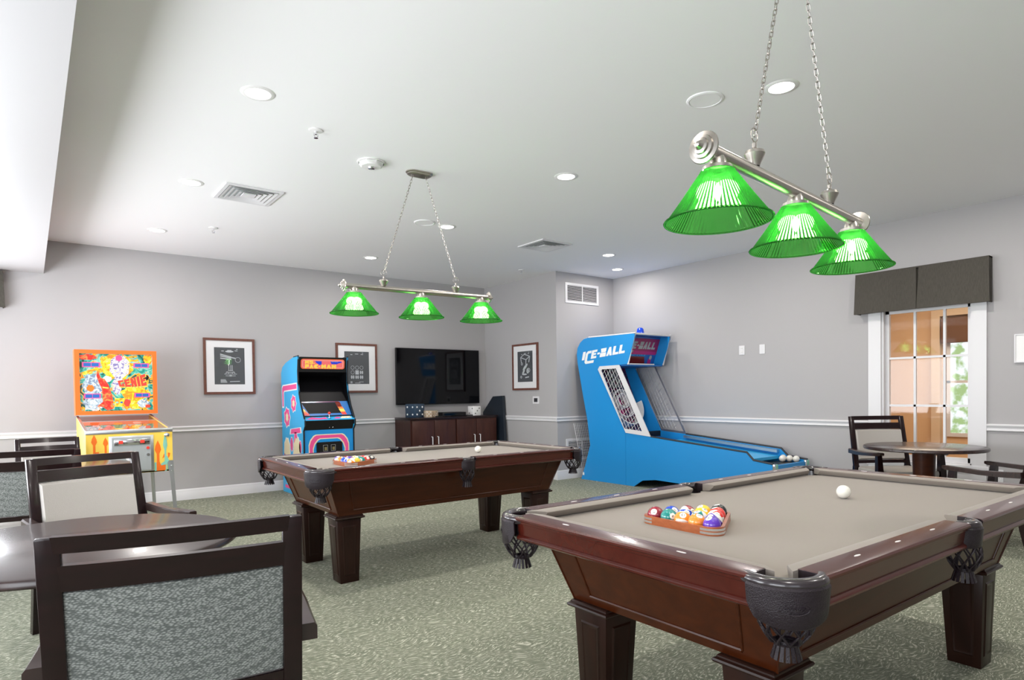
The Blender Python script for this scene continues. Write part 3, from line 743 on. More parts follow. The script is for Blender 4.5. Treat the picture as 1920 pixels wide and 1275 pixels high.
        z0, z1 = .712, .622
        if sidep: ncx, ncy = px+math.cos(c)*(R-.052), py+math.sin(c)*(R-.052)
        def NP(k, ph):
            r = rt+(rbm-rt)*(k**1.6)+.010*math.sin(PI*k); a = ph; return (ncx+r*math.cos(a), ncy+r*math.sin(a), z0+(z1-z0)*k)
        m = 9
        for i in range(m):
            for sgn in (-1, 1):
                nt.tube([NP(k/8, 2*PI*i/m+sgn*(k/8)*2*PI/m*1.5) for k in range(9)], .004, 6, flat=(.0048, .0028))
        nt.lathe([(rbm, z1+.002), (rbm*.9, z1-.004), (.0001, z1-.004)], 16, (ncx, ncy, 0))
        nt.build('net', pk)
        fr = N('leather')
        fr.lathe([(.026, z1+.006), (.029, z1-.002), (.026, z1-.008)], 18, (ncx, ncy, 0))
        for i in range(15):
            a = 2*PI*i/15; ca_, sa_ = math.cos(a), math.sin(a)
            fr.hexa([(ncx+(r*ca_-w*sa_), ncy+(r*sa_+w*ca_), z) for z, r_, w_ in ((z1-.040, .036, .0052), (z1-.002, .025, .0040)) for r, w in ((r_+.0015, -w_), (r_+.0015, w_), (r_-.0015, w_), (r_-.0015, -w_))])
        fr.build('fringe', pk)
    for sx in (-1, 1):
        for sy in (-1, 1):
            pocket(sx*(HL-.104), sy*(HW-.104), math.degrees(math.atan2(sy, sx)), .112, 78)
    for sy in (-1, 1): pocket(0, sy*(HW-.058), 90*sy, .070, 76, True)
    return t
T2 = pool_table()
T1 = dup(T2, (2.512, 4.406, 0), -.006, 'dark mahogany pool table with taupe cloth, the farther of the two')
# balls and racks
BR = .0286
BC = {1: ((.85, .55, .03), 'yellow'), 2: (( .01, .06, .50), 'blue'), 3: ((.75, .03, .02), 'red'), 4: ((.10, .03, .42), 'purple'), 5: ((.90, .27, .03), 'orange'), 6: ((0, .22, .20), 'teal'), 7: ((.28, .012, .03), 'maroon'), 8: ((.012, .012, .014), 'black')}
BALLM = {}
def ball(n, root, lx, ly, z, s, where, rnd):
    key = n
    w = root.matrix_basis if False else Matrix.Translation(root.location) @ Matrix.Rotation(root.rotation_euler.z, 4, 'Z')
    p = w @ Vector((lx, ly, z))
    if n not in BALLM:
        base = ((n-1) % 8)+1; st = n > 8
        BALLM[n] = ball_mat('ball_%d' % n, BC[base][0], st); M['ball%d' % n] = BALLM[n]
    base = ((n-1) % 8)+1
    o = N('ball%d' % n).sphere(BR, n=28).build('pool_ball')
    def fn(u, v, d):
        q = Vector((BR, u, v)).normalized()*(BR*1.002+d*.2); return q
    text(str(n), fn, .006 if n < 10 else .010, .009, 'black', 'number', o, depth=.0003)
    o.location = p; o.scale = (s, s, s)
    tocam = (Vector((0, 0, 1.25))-p).normalized()
    d = (tocam+Vector((rnd.uniform(-.9, .9), rnd.uniform(-.9, .9), rnd.uniform(.2, 1.3)))).normalized()
    qt = d.to_track_quat('X', 'Z'); o.rotation_euler = (qt @ Matrix.Rotation(rnd.uniform(0, 6.28), 3, 'X').to_quaternion()).to_euler()
    nm = BC[base][1]; kind = ('striped ' + nm + ' and white') if n > 8 else 'solid ' + nm
    tag(o, '%s pool ball inside the triangle %s' % (kind, where), 'pool ball', 'racked balls '+where)
def rack(root, ax, ay, rz, s, label, order, where, seed):
    """ax,ay: centre of ball triangle base, local; balls rows go along +local x"""
    rnd = random.Random(seed)
    base = Matrix.Translation(root.location) @ Matrix.Rotation(root.rotation_euler.z, 4, 'Z')
    dpt = 2*BR*s*1.015; k = 0; off = Matrix.Translation((ax, ay, 0)) @ Matrix.Rotation(rz, 4, 'Z')
    for r in range(5):
        for i in range(5-r):
            q = off @ Vector((dpt*.866*r, dpt*(2-i-r/2), .757+BR*s))
            ball(order[k], root, q.x, q.y, q.z, s, where, rnd); k += 1
    # frame
    def tri(m):  # rounded triangle with margin m
        cs = [(0, 2*dpt), (0, -2*dpt), (4*dpt*.866, 0)]; out = []
        for j, (cx, cy) in enumerate(cs):
            a0 = (90, 180, 300)[j]
            for i in range(7):
                a = math.radians(a0+120*i/6-0 if j != 2 else a0+120*i/6); out.append((cx+m*math.cos(a), cy+m*math.sin(a)))
        return out
    # order the corner arcs around: (0,+) 60..180, (0,-) 180..300, apex -60..60
    def tri2(m):
        out = []
        for (cx, cy), a0 in (((0, 2*dpt), 60), ((0, -2*dpt), 180), ((4*dpt*.866, 0), 300)):
            for i in range(7):
                a = math.radians(a0+20*i); out.append((cx+m*math.cos(a), cy+m*math.sin(a)))
        return out
    ri, ro = BR*s*1.03, BR*s*1.03+.011
    g = thing('ball_rack', label, 'ball rack', base @ off @ Vector((0, 0, .757)), root.rotation_euler.z+rz, 'wooden triangle racks')
    N('rackwood').ring(tri2(ro), tri2(ri), XYZ, 0, .030).build('triangle_frame', g)
    for (cx, cy), a0 in (((0, 2*dpt), 60), ((0, -2*dpt), 180), ((4*dpt*.866, 0), 300)):
        b = N('chrome')
        for z in (.005, .017):
            L = []
            dirs = [math.radians(a0+20*i) for i in range(7)]
            pts = [(cx+(ro+.0006)*math.cos(a), cy+(ro+.0006)*math.sin(a)) for a in dirs]
            e0 = (math.sin(dirs[0]), -math.cos(dirs[0])); e1 = (-math.sin(dirs[-1]), math.cos(dirs[-1]))
            pts = [(pts[0][0]+e0[0]*.018, pts[0][1]+e0[1]*.018)]+pts+[(pts[-1][0]+e1[0]*.018, pts[-1][1]+e1[1]*.018)]
            b.loft([[(x, y, z), (x, y, z+.008), (x*.985+cx*.015, y*.985+cy*.015, z+.008), (x*.985+cx*.015, y*.985+cy*.015, z)] for x, y in pts])
        b.build('corner_band', g)
rack(T2, -.700, .065, 0, 1.07, 'orange-brown wooden ball rack with silver corner bands on the nearer table', (7, 6, 13, 5, 4, 2, 10, 14, 12, 15, 9, 11, 1, 3, 8), 'on the nearer table', 3)
rack(T1, -.735, -.118, 0, 1.0, 'dark brown wooden ball rack with silver corner bands on the farther table', (12, 5, 2, 10, 13, 7, 4, 15, 1, 9, 14, 6, 3, 11, 8), 'on the farther table', 5)
for root, lx, ly, s, lab in ((T2, .343, -.006, 1.06, 'plain white cue ball alone on the nearer pool table'), (T1, .483, -.007, 1.0, 'plain white cue ball alone on the farther pool table')):
    q = Matrix.Translation(root.location) @ Matrix.Rotation(root.rotation_euler.z, 4, 'Z') @ Vector((lx, ly, .757+BR*s))
    o = N('whiteball').sphere(BR, n=28).build('cue_ball', loc=q); o.scale = (s, s, s); tag(o, lab, 'cue ball', 'white cue balls')
# ================================================================ chairs and round tables
def chair():
    """local: front is -Y, origin on the floor under the seat"""
    t = thing('armchair', 'x', 'chair', (0, 0, 0), 0, 'dark wood armchairs with upholstered backs')
    E = 'espresso'
    def yb(z): return .235+.11*max(0, (z-.46))/.47      # rear post line
    # back frame: posts and two rails
    g = N(E)
    for sx in (-1, 1):
        g.hexa([(sx*.262-.024, yb(.46)-.014, .46), (sx*.262+.024, yb(.46)-.014, .46), (sx*.262+.024, yb(.46)+.022, .46), (sx*.262-.024, yb(.46)+.022, .46),
                (sx*.256-.024, yb(.93)-.012, .93), (sx*.256+.024, yb(.93)-.012, .93), (sx*.256+.024, yb(.93)+.014, .93), (sx*.256-.024, yb(.93)+.014, .93)], .004)
    for z0, z1 in ((.894, .932), (.806, .866), (.485, .515)):
        n = 8; rings = []
        for i in range(n+1):
            x = -.25+.5*i/n; cv = .018*(1-(2*i/n-1)**2)
            rings.append([(x, yb(z)+cv+d, z) for z, d in ((z0, -.012), (z0, .014), (z1, .014), (z1, -.012))])
        g.loft(rings)
    g.build('back_frame', t)
    # upholstered panel: cream front, woven back
    def panel(key, d0, d1, name, ins):
        g = N(key); n = 10; L = []
        for d, k in ((d0, 0), (d1, ins)):
            grid = [[g.bm.verts.new((-.239+k+(.478-2*k)*i/n, yb(.517+k+(.287-2*k)*j/4)+.018*(1-(2*i/n-1)**2)+d, .517+k+(.287-2*k)*j/4)) for j in range(5)] for i in range(n+1)]
            L.append(grid)
        for q in L:
            for i in range(n):
                for j in range(4): g.face([q[i][j], q[i+1][j], q[i+1][j+1], q[i][j+1]])
        a, b = L
        for i in range(n):
            for j in (0, 4): g.face([a[i][j], a[i+1][j], b[i+1][j], b[i][j]])
        for j in range(4):
            for i in (0, n): g.face([a[i][j], a[i][j+1], b[i][j+1], b[i][j]])
        g.build(name, t, angle=50)
    panel('cream', 0, -.030, 'back_cushion', .014); panel('weave', .001, .009, 'back_panel', .003)
    g = N('cream')
    zz = lambda i: .517+.287*i
    g.tube([(-.222, yb(zz(0))-.012, zz(.02)), (-.222, yb(zz(1))-.012, zz(.98))]+[(-.222+.444*i/8, yb(zz(1))-.012+.018*(1-(2*i/8-1)**2), zz(.98)) for i in range(1, 8)]+[(.222, yb(zz(1))-.012, zz(.98)), (.222, yb(zz(0))-.012, zz(.02))], .0045, 6)
    g.build('piping', t)
    N('cream').box(-.262, .262, -.25, .215, .40, .462, .022).build('seat', t)
    N(E).box(-.268, .268, -.235, .235, .345, .40, .004).build('seat_frame', t)
    for sx in (-1, 1):
        # front leg runs up to the arm
        g = N(E)
        xo = sx*.295
        g.loft([[(xo-w, y-w2, z), (xo+w, y-w2, z), (xo+w, y+w2, z), (xo-w, y+w2, z)] for z, w, w2, y in ((0, .020, .020, -.235), (.36, .028, .028, -.222), (.43, .028, .028, -.22), (.598, .021, .022, -.205))])
        g.build('leg', t)
        g = N(E); xo = sx*.262
        g.loft([[(xo-w, y-.018, z), (xo+w, y-.018, z), (xo+w, y+.022, z), (xo-w, y+.022, z)] for z, w, y in ((0, .021, .31), (.2, .026, .262), (.36, .028, .238), (.462, .025, .235))])
        g.build('leg', t)
        g = N('tabletop'); rings = []
        for y, z, w, h, dx in ((-.275, .618, .020, .010, .0), (-.25, .614, .028, .016, .0), (-.15, .608, .029, .016, .004), (0, .600, .028, .017, .008), (.14, .600, .026, .020, .004), (.268, .606, .024, .022, .0)):
            x = sx*(.302+dx)
            rings.append([(x-w, y, z-h), (x+w, y, z-h), (x+w, y, z+h*.6), (x+w*.7, y, z+h), (x-w*.7, y, z+h), (x-w, y, z+h*.6)])
        g.loft(rings); g.build('armrest', t)
    return t
CH = chair()
def place(o, cx, cy, face, label, scale=(1, 1, 1), first=False):
    """face: direction the sitter looks (x,y); cx,cy floor point under the seat"""
    rz = math.atan2(face[1], face[0])+PI/2
    if first: o.location = (cx, cy, 0); o.rotation_euler = (0, 0, rz); o['label'] = label; o.scale = scale; return o
    return dup(o, (cx, cy, 0), rz, label, None, scale)
def chair_top(o, mx, my, face, label, scale=(1, 1, 1), first=False):
    """place by the middle of the top rail"""
    f = Vector(face).normalized(); return place(o, mx+f.x*.345*scale[1], my+f.y*.345*scale[1], face, label, scale, first)
chair_top(CH, .275, 1.66, (.20, 1), 'dark wood armchair with woven grey back in the left foreground, seen from behind', (.99, 1, 1.02), True)
chair_top(CH, .250, 4.33, (.27, -1), 'armchair facing the camera with cream padded back behind the near round table', (1, 1, 1))
chair_top(CH, -.03, 4.98, (.12, 1), 'armchair at left edge with pale woven back, back to back with a cream one', (1.05, 1, 1))
chair_top(CH, .125, 6.72, (.08, -1), 'farthest left armchair with cream back, beside the pinball machine', (.80, 1, .99))
chair_top(CH, 6.83, 2.86, (-.607, -.794), 'armchair facing the camera behind the small right round table by the window', (.98, 1, 1.045))
R2C = place(CH, 6.06, 1.60, (.19, .98), 'armchair cut by the right picture edge, its long armrests reaching under the table')
place(CH, -.52, 3.05, (1, .1), 'armchair left of the near round table, mostly outside the picture')
def round_table(x, y, r, z, label, first=None, legs=True):
    if first: return dup(first, (x, y, 0), 0, label, None, (r/.52, r/.52, 1))
    t = thing('round_table', label, 'table', (x, y, 0), 0, 'round dark wood tables')
    N('tabletop').lathe([(.0001, z-.001), (r-.012, z), (r-.004, z-.003), (r, z-.010), (r, z-.024), (r-.006, z-.030), (r-.03, z-.032), (.0001, z-.032)], 72).build('tabletop', t)
    N('cabinetwood').lathe([(.07, .03), (.085, .05), (.088, .3), (.100, z-.032), (.0001, z-.032)], 32).build('pedestal', t)
    for k in range(4):
        a = PI/4+k*PI/2
        g = N('espresso').hexa([(.04, -.045, .012), (.44, -.035, .012), (.44, .035, .012), (.04, .045, .012), (.04, -.045, .085), (.44, -.035, .05), (.44, .035, .05), (.04, .045, .085)], .006)
        g.m('black').cyl(.02, 0, .013, (.41, 0, 0), 12)
        bmesh.ops.transform(g.bm, matrix=Matrix.Rotation(a, 4, 'Z'), verts=g.bm.verts); g.build('foot', t)
    return t
TA = round_table(.135, 2.735, .52, .745, 'round dark table at lower left behind the foreground chair')
round_table(.18, 5.84, .485, .745, 'round dark table before the pinball machine, partly hidden by chairs', TA)
round_table(6.20, 2.20, .465, .745, 'small round dark pedestal table by the interior window at right', TA)
# ================================================================ pinball machine
def pinball():
    ox, oy = .745, 7.5
    t = thing('pinball_machine', 'yellow and orange pinball machine with chrome legs by the far wall', 'pinball machine', (ox, oy, 0))
    hw = .345; y0, y1 = 6.80-oy, 8.12-oy      # front, rear
    zf0, zf1, zr0, zr1 = .555, .955, .66, 1.07
    P = [(y0, zf0), (y1, zr0), (y1, zr1), (y0, zf1)]
    g = N('yellow').ring([(-hw, 0)]*0 or [(0, 0)]*0, [], YZX, 0, 0) if False else N('yellow')
    # walls of the playfield box
    g.prism(P, YZX, -hw, -hw+.02).prism(P, YZX, hw-.02, hw)
    g.hexa([(-hw+.02, y0, zf0), (hw-.02, y0, zf0), (hw-.02, y0+.02, zf0), (-hw+.02, y0+.02, zf0), (-hw+.02, y0, zf1), (hw-.02, y0, zf1), (hw-.02, y0+.02, zf1), (-hw+.02, y0+.02, zf1)])
    g.hexa([(-hw, y0, zf0-.001), (hw, y0, zf0-.001), (hw, y1, zr0-.001), (-hw, y1, zr0-.001), (-hw, y0, zf0+.015), (hw, y0, zf0+.015), (hw, y1, zr0+.015), (-hw, y1, zr0+.015)])
    body = g.build('cabinet', t)
    sl = (zr1-zf1)/(y1-y0)
    N('playfield').hexa([(-hw+.02, y0+.02, zf1-.085), (hw-.02, y0+.02, zf1-.085), (hw-.02, y1, zr1-.10), (-hw+.02, y1, zr1-.10), (-hw+.02, y0+.02, zf1-.08), (hw-.02, y0+.02, zf1-.08), (hw-.02, y1, zr1-.095), (-hw+.02, y1, zr1-.095)]).build('playfield', t)
    pf = lambda y: zf1-.08+(zr1-.095-zf1+.08)*(y-y0-.02)/(y1-y0-.02)
    for bx, by, col in ((-.12, .1, 'whiteprint'), (.10, .15, 'redprint'), (.0, .3, 'yellow'), (.18, .35, 'whiteprint'), (-.2, .38, 'redprint')):
        N(col).lathe([(.035, pf(by)), (.03, pf(by)+.03), (.042, pf(by)+.032), (.038, pf(by)+.045), (.0001, pf(by)+.047)], 18, (bx, by, 0)).build('bumper', t)
    N('pinglass').hexa([(-hw+.012, y0+.02, zf1-.008), (hw-.012, y0+.02, zf1-.008), (hw-.012, y1, zr1-.008), (-hw+.012, y1, zr1-.008), (-hw+.012, y0+.02, zf1-.003), (hw-.012, y0+.02, zf1-.003), (hw-.012, y1, zr1-.003), (-hw+.012, y1, zr1-.003)]).build('top_glass', t)
    for sx in (-1, 1):
        x0, x1 = sorted((sx*(hw-.018), sx*(hw+.003)))
        N('steel').hexa([(x0, y0, zf1-.004), (x1, y0, zf1-.004), (x1, y1, zr1-.004), (x0, y1, zr1-.004), (x0, y0, zf1+.006), (x1, y0, zf1+.006), (x1, y1, zr1+.006), (x0, y1, zr1+.006)]).build('side_rail', t)
    N('steel').box(-hw-.004, hw+.004, y0-.008, y0+.045, zf1-.028, zf1+.012, .006).build('lockbar', t)
    # front art (flat print on the front face)
    f = lambda u, v, w: (-hw+u*2*hw, y0-w, zf0+v*(zf1-zf0))
    def art(key, pts, w=.0008, name='front_print'): N(key).prism(pts, f, 0, w).build(name, body)
    def minaret(cx, base, top, w, key):
        h = top-base
        pts = [(cx-w*.25, base), (cx+w*.25, base), (cx+w*.25, base+h*.55), (cx+w*.6, base+h*.68), (cx+w*.45, base+h*.82), (cx, top), (cx-w*.45, base+h*.82), (cx-w*.6, base+h*.68), (cx-w*.25, base+h*.55)]
        art(key, pts)
    minaret(.09, .40, .93, .055, 'orangeprint'); minaret(.215, .42, .86, .048, 'orangeprint')
    art('orangeprint', [(.02, .30), (.09, .44), (.14, .44), (.14, .54), (.11, .54), (.08, .48), (.02, .38)])
    art('tealprint', [(.04+.13*(1-math.cos(a))/1, .2+.22*math.sin(a)) for a in [PI*i/12 for i in range(13)] if .04+.13*(1-math.cos(a)) < .245])
    minaret(.82, .03, .74, .065, 'orangeprint'); art('orangeprint', [(.80, .02), (.91, .02), (.91, .16), (.85, .16), (.84, .22), (.80, .22)], .0010)
    minaret(.91, .0, .90, .045, 'tealprint'); art('tealprint', [(.855, .18), (.90, .24), (.90, .36), (.93, .36), (.95, .26), (.98, .20), (.98, .03), (.93, .03), (.93, .16), (.855, .14)], .0012)
    art('orangeprint', [(.87, .30), (.89, .40), (.90, .42), (.90, .34)], .0006); art('orangeprint', [(.94, .30), (.94, .44), (.97, .42), (.96, .34)], .0006)
    art('tealprint', [(.775, .02), (.80, .02), (.80, .22), (.775, .22)])
    # coin door
    dz = lambda v: zf0+v*(zf1-zf0)
    door = N('steel').box(-hw+.25*2*hw, -hw+.77*2*hw, y0-.008, y0, dz(.03), dz(.88), .004).build('coin_door', t)
    N('grey').box(-hw+.285*2*hw, -hw+.735*2*hw, y0-.011, y0-.008, dz(.06), dz(.84)).build('door_plate', door)
    N('chrome').box(-hw+.31*2*hw, -hw+.72*2*hw, y0-.018, y0-.011, dz(.66), dz(.80), .002).build('coin_plate', door)
    for u in (.38, .63): N('redprint').box(-hw+(u-.02)*2*hw, -hw+(u+.03)*2*hw, y0-.021, y0-.018, dz(.70), dz(.77)).build('coin_slot', door)
    g = N('whiteprint').lathe([(.048, 0), (.048, -.004), (.0001, -.004)], 28, (-hw+.50*2*hw, y0-.011, dz(.40)), 'Y'); g.m('navy').lathe([(.026, -.004), (.026, -.006), (.0001, -.006)], 24, (-hw+.50*2*hw, y0-.011, dz(.40)), 'Y'); g.build('round_badge', door)
    N('redprint').lathe([(.014, 0), (.012, -.012), (.0001, -.012)], 16, (-hw+.70*2*hw, y0-.011, dz(.58)), 'Y').build('start_button', door)
    N('chrome').lathe([(.015, 0), (.013, -.008), (.0001, -.008)], 16, (-hw+.70*2*hw, y0-.011, dz(.42)), 'Y').build('lock', door)
    N('chrome').lathe([(.02, 0), (.02, -.012), (.012, -.018), (.010, -.04), (.018, -.055), (.012, -.065), (.0001, -.067)], 18, (hw-.05, y0-.001, zf1-.055), 'Y').build('plunger', t)
    # legs: L section, flaring outwards
    for sx in (-1, 1):
        for fy, yy, zt in ((-1, y0, zf0+.10), (1, y1-.06, zr0+.08)):
            g = N('steel'); xo = sx*(hw+.004)
            pts = lambda x, y, w: [(x, y+fy*0, 0)]
            rings = []
            for z, dx, dy, w in ((0.02, .025, .05, .030), (zt-.16, .004, .012, .036), (zt-.02, 0, .004, .050), (zt, 0, .004, .036)):
                x = xo+sx*dx; y = yy+fy*dy-(.004 if fy < 0 else 0)
                a, b = -sx*w, -fy*w; th = .005
                rings.append([(x, y, z), (x+a, y, z), (x+a, y-fy*th, z), (x-sx*th, y-fy*th, z), (x-sx*th, y+b, z), (x, y+b, z)])
            g.loft(rings); leg = g.build('leg', t)
            c = N('chrome').lathe([(.0001, 0), (.016, 0), (.018, .006), (.006, .012), (.006, .03)], 16, (xo+sx*.015, yy+fy*.04, 0)); c.build('leveler', leg)
            b = N('chrome')
            for dz_ in (.05, .10): b.sphere(.008, (xo-sx*.016, yy+fy*.006 if fy < 0 else yy+.004, zt-dz_), 10)
            b.build('leg_bolts', leg)
    # backbox
    bx0, bx1, by0, by1, bz0, bz1 = -.36, .385, 7.90-oy, 8.14-oy, 1.078, 1.765
    bb = N('orange')
    o = [(bx0, bz0), (bx1, bz0), (bx1, bz1), (bx0, bz1)]; i_ = [(bx0+.042, bz0+.045), (bx1-.04, bz0+.045), (bx1-.04, bz1-.04), (bx0+.042, bz1-.04)]
    bb.ring(o, i_, XZY, by0, by1).box(bx0+.02, bx1-.02, by0+.05, by1-.002, bz0+.02, bz1-.02)
    bb = bb.build('backbox', t)
    gx0, gx1, gz0, gz1 = bx0+.042, bx1-.04, bz0+.045, bz1-.04
    GW, GH = gx1-gx0, gz1-gz0
    A = lambda u, v, w: (gx0+u*GW, by0+.022-w, gz1-v*GH)
    N('artbg').prism([(0, 0), (1, 0), (1, 1), (0, 1)], A, -.004, 0).build('backglass', bb)
    def deco(key, pts, w=.001, name='backglass_print'): N(key).prism(pts, A, 0, w).build(name, bb)
    rnd = random.Random(11)
    def blob(cx, cy, rx, ry, n=26, j=.16): return [(min(.995, max(.005, cx+rx*math.cos(t_)*(1+rnd.uniform(-j, j)))), min(.995, max(.005, cy+ry*math.sin(t_)*(1+rnd.uniform(-j, j))))) for t_ in (2*PI*k/n for k in range(n))]
    deco('artgold', blob(.49, .22, .22, .24)); deco('artgold', blob(.74, .70, .20, .12), .0012); deco('artgold', blob(.93, .07, .06, .08)); deco('artgold', blob(.76, .88, .12, .09))
    deco('artgold', [(.02, .33), (.2, .25), (.36, .25), (.36, .28), (.2, .30), (.05, .38)], .0014)
    deco('artred', blob(.11, .06, .12, .05), .0012)
    deco('artwhite', [(.42, .10), (.50, .02), (.60, .03), (.68, .14), (.66, .34), (.58, .42), (.53, .52), (.56, .62), (.52, .72), (.44, .66), (.43, .52), (.47, .42), (.40, .30)], .0016)
    deco('pink', blob(.53, .07, .045, .055, 16, .05), .0022); deco('artgrey', blob(.17, .55, .13, .20), .0016); deco('artgrey', blob(.18, .86, .14, .14), .0016)
    deco('orangeprint', blob(.14, .60, .05, .06, 12), .002); deco('whiteprint', blob(.36, .44, .06, .06, 14), .0018)
    deco('artred', [(.22, .92), (.30, .84), (.29, .62), (.25, .50), (.22, .38), (.24, .30), (.28, .42), (.33, .44), (.38, .54), (.41, .66), (.44, .82), (.43, .97), (.36, 1-.01), (.30, .93)], .002)
    deco('yellow', [(.30, .575), (.38, .59), (.38, .61), (.30, .60)], .0026)
    deco('artgold', [(.46, .78), (.62, .78), (.66, .84), (.62, .93), (.46, .93)], .0014); deco('redprint', blob(.63, .86, .045, .07, 12), .0018)
    deco('navy', [(.535, .84), (.57, .84), (.57, .87), (.535, .87)], .0024); deco('tealprint', [(.475, .84), (.51, .84), (.51, .87), (.475, .87)], .0024)
    deco('artgrey', blob(.86, .88, .09, .07), .0018); deco('redprint', blob(.92, .93, .04, .03, 12), .0022)
    deco('black', blob(.90, .42, .045, .06, 12, .3), .0011)
    for u0, u1, v0, v1 in ((.035, .275, .150, .235), (.73, .95, .155, .235), (.05, .275, .695, .78), (.735, .955, .69, .77)):
        deco('pink', [(u0, v0), (u1, v0), (u1, v1), (u0, v1)], .003, 'score_frame'); um = (u0+u1)/2
        deco('navy', [(u0+.02, v0+.012), (um-.003, v0+.012), (um-.003, v1-.012), (u0+.02, v1-.012)], .0036, 'score_window'); deco('navy', [(um+.003, v0+.012), (u1-.02, v0+.012), (u1-.02, v1-.012), (um+.003, v1-.012)], .0036, 'score_window')
    def genie(u, v, d):
        c_, s_ = math.cos(.17), math.sin(.17); uu = u*c_-v*s_; vv = (u*s_+v*c_)*(1+.55*u/.2)
        return (gx0+.71*GW+uu, by0+.022-.0028-d, gz1-.50*GH+vv)
    block('GENIE', lambda u, v, d: (lambda p: (p[0]+.006, p[1]+.0008, p[2]-.007))(genie(u, v, d)), .265, .108, 'yellow', 'title_shadow', bb)
    block('GENIE', genie, .26, .095, 'redprint', 'title_lettering', bb, gap=.16)
    N('steel').box(bx0-.001, bx1+.001, by0-.003, by0, bz0, bz0+.006).build('bottom_trim', bb)
pinball()
# ================================================================ arcade cabinet
def arcade():
    ox, oy = 2.99, 8.08
    t = thing('arcade_cabinet', 'blue upright arcade cabinet with pink side art and black monitor hood', 'arcade machine', (ox, oy, 0))
    prof = [(8.49, .0), (8.49, 1.56), (8.44, 1.63), (8.30, 1.685), (8.0, 1.742), (7.84, 1.748), (7.845, 1.70), (7.865, 1.56), (7.86, 1.42), (7.83, 1.28), (7.76, 1.12), (7.66, .975), (7.635, .945), (7.635, .885), (7.69, .82), (7.69, .0)]
    pr = [(y-oy, z) for y, z in prof]; x0, x1 = -.33, .33
    for a, b in ((x0, x0+.018), (x1-.018, x1)): N('sky').prism(pr, YZX, a, b).build('side_panel', t)
    # T-moulding along the front edges
    for x in (x0+.009, x1-.009):
        N('black').tube([(x, y-.001, z+.001) for y, z in pr[4:]], .0105, 8).build('edge_moulding', t)
    Y = lambda y: y-oy
    a, b = x0+.018, x1-.018
    g = N('black'); g.prism([(Y(8.49), .0), (Y(8.49), 1.56), (Y(8.44), 1.62), (Y(8.0), 1.735), (Y(7.85), 1.742), (Y(7.85), 1.735), (Y(8.0), 1.70), (Y(8.46), 1.50), (Y(8.46), 0)], YZX, a, b); g.build('back_shell', t)
    # marquee
    mq = N('black').hexa([(a, Y(7.868), 1.565), (b, Y(7.868), 1.565), (b, Y(7.90), 1.565), (a, Y(7.90), 1.565), (a, Y(7.850), 1.742), (b, Y(7.850), 1.742), (b, Y(7.88), 1.742), (a, Y(7.88), 1.742)]).build('marquee', t)
    def MQ(u, v, w): return (u, Y(7.859)-v*.10-w, 1.655+v)
    w_, h_ = .285, .062
    N('orangeprint').prism(rrect(-w_, w_, -h_, h_, .03), MQ, 0, .001).build('marquee_print', mq)
    mq2 = mat('marquee_pink', (.85, .16, .16), .3); M['mqpink'] = mq2
    N('mqpink').prism(rrect(-w_+.006, w_-.006, -h_+.005, h_-.005, .026), MQ, .001, .0015).build('marquee_print', mq)
    N('creamprint').ring(rrect(-w_+.022, w_-.022, -h_+.0175, h_-.0175, .016), rrect(-w_+.025, w_-.025, -h_+.020, h_-.020, .014), MQ, .0015, .002).build('marquee_print', mq)
    bl = mat('marquee_blue', (.01, .05, .65), .3); M['mqblue'] = bl
    N('mqblue').prism([(-.105, .036), (-.02, .036), (-.02, -.004), (-.045, -.012), (-.085, .012)], MQ, .0015, .0022).build('marquee_print', mq)
    N('mqblue').prism([(.095, .036), (.24, .036), (.25, .024), (.20, .010), (.18, .002), (.11, .002)], MQ, .0015, .0022).build('marquee_print', mq)
    for body, u, v, w, h in (('MS.', -.170, .022, .125, .042), ('PAC', -.150, -.030, .165, .050), ('-', -.050, -.030, .022, .05), ('MAN', .075, -.030, .195, .050)):
        block(body, lambda p, q, d, u=u, v=v: MQ(u+p, v+q, .0023+d), w, h, 'yellow', 'marquee_lettering', mq)
    text('MIDWAY', lambda p, q, d: MQ(.155+p, .030+q, .0024+d), .09, .006, 'creamprint', 'marquee_lettering', mq)
    # hood interior and monitor
    N('black').hexa([(a, Y(7.87), 1.555), (b, Y(7.87), 1.555), (b, Y(8.10), 1.50), (a, Y(8.10), 1.50), (a, Y(7.87), 1.568), (b, Y(7.87), 1.568), (b, Y(8.12), 1.515), (a, Y(8.12), 1.515)]).build('speaker_panel', t)
    for xx0, xx1 in ((a, a+.003), (b-.003, b)): N('hood').prism([(Y(7.868), 1.565), (Y(8.46), 1.56), (Y(8.46), .89), (Y(7.64), .89), (Y(7.64), .945), (Y(7.665), .975), (Y(7.765), 1.12), (Y(7.835), 1.28), (Y(7.864), 1.42)], YZX, xx0, xx1).build('hood_lining', t)
    sc = N('hood').hexa([(a, Y(7.72), .985), (b, Y(7.72), .985), (b, Y(8.12), 1.50), (a, Y(8.12), 1.50), (a, Y(7.71), .995), (b, Y(7.71), .995), (b, Y(8.11), 1.51), (a, Y(8.11), 1.51)])
    sc = sc.build('monitor_glass', t)
    def SB(u, v, w): return (a+u*(b-a), Y(7.71)+v*.40-w*.79, .995+v*.515+w*.61)
    for key, pts in (('bluein', [(.0, .02), (1, .02), (1, .36), (.0, .36)]),):
        N(key).prism(pts, SB, 0, .001).build('bezel_print', sc)
    N('hood').prism([(.12, .07), (.80, .07), (.76, .33), (.03, .33)], SB, .001, .0018).build('bezel_print', sc)
    for key, u0, u1, v0, v1 in (('redprint', .80, .90, .03, .10), ('yellow', .78, .885, .10, .17), ('orangeprint', .77, .87, .17, .22), ('darkred', .745, .845, .22, .35)):
        N(key).prism([(u0, v0), (u1, v0), (u1-.02, v1), (u0-.02, v1)], SB, .0018, .0026).build('bezel_print', sc)
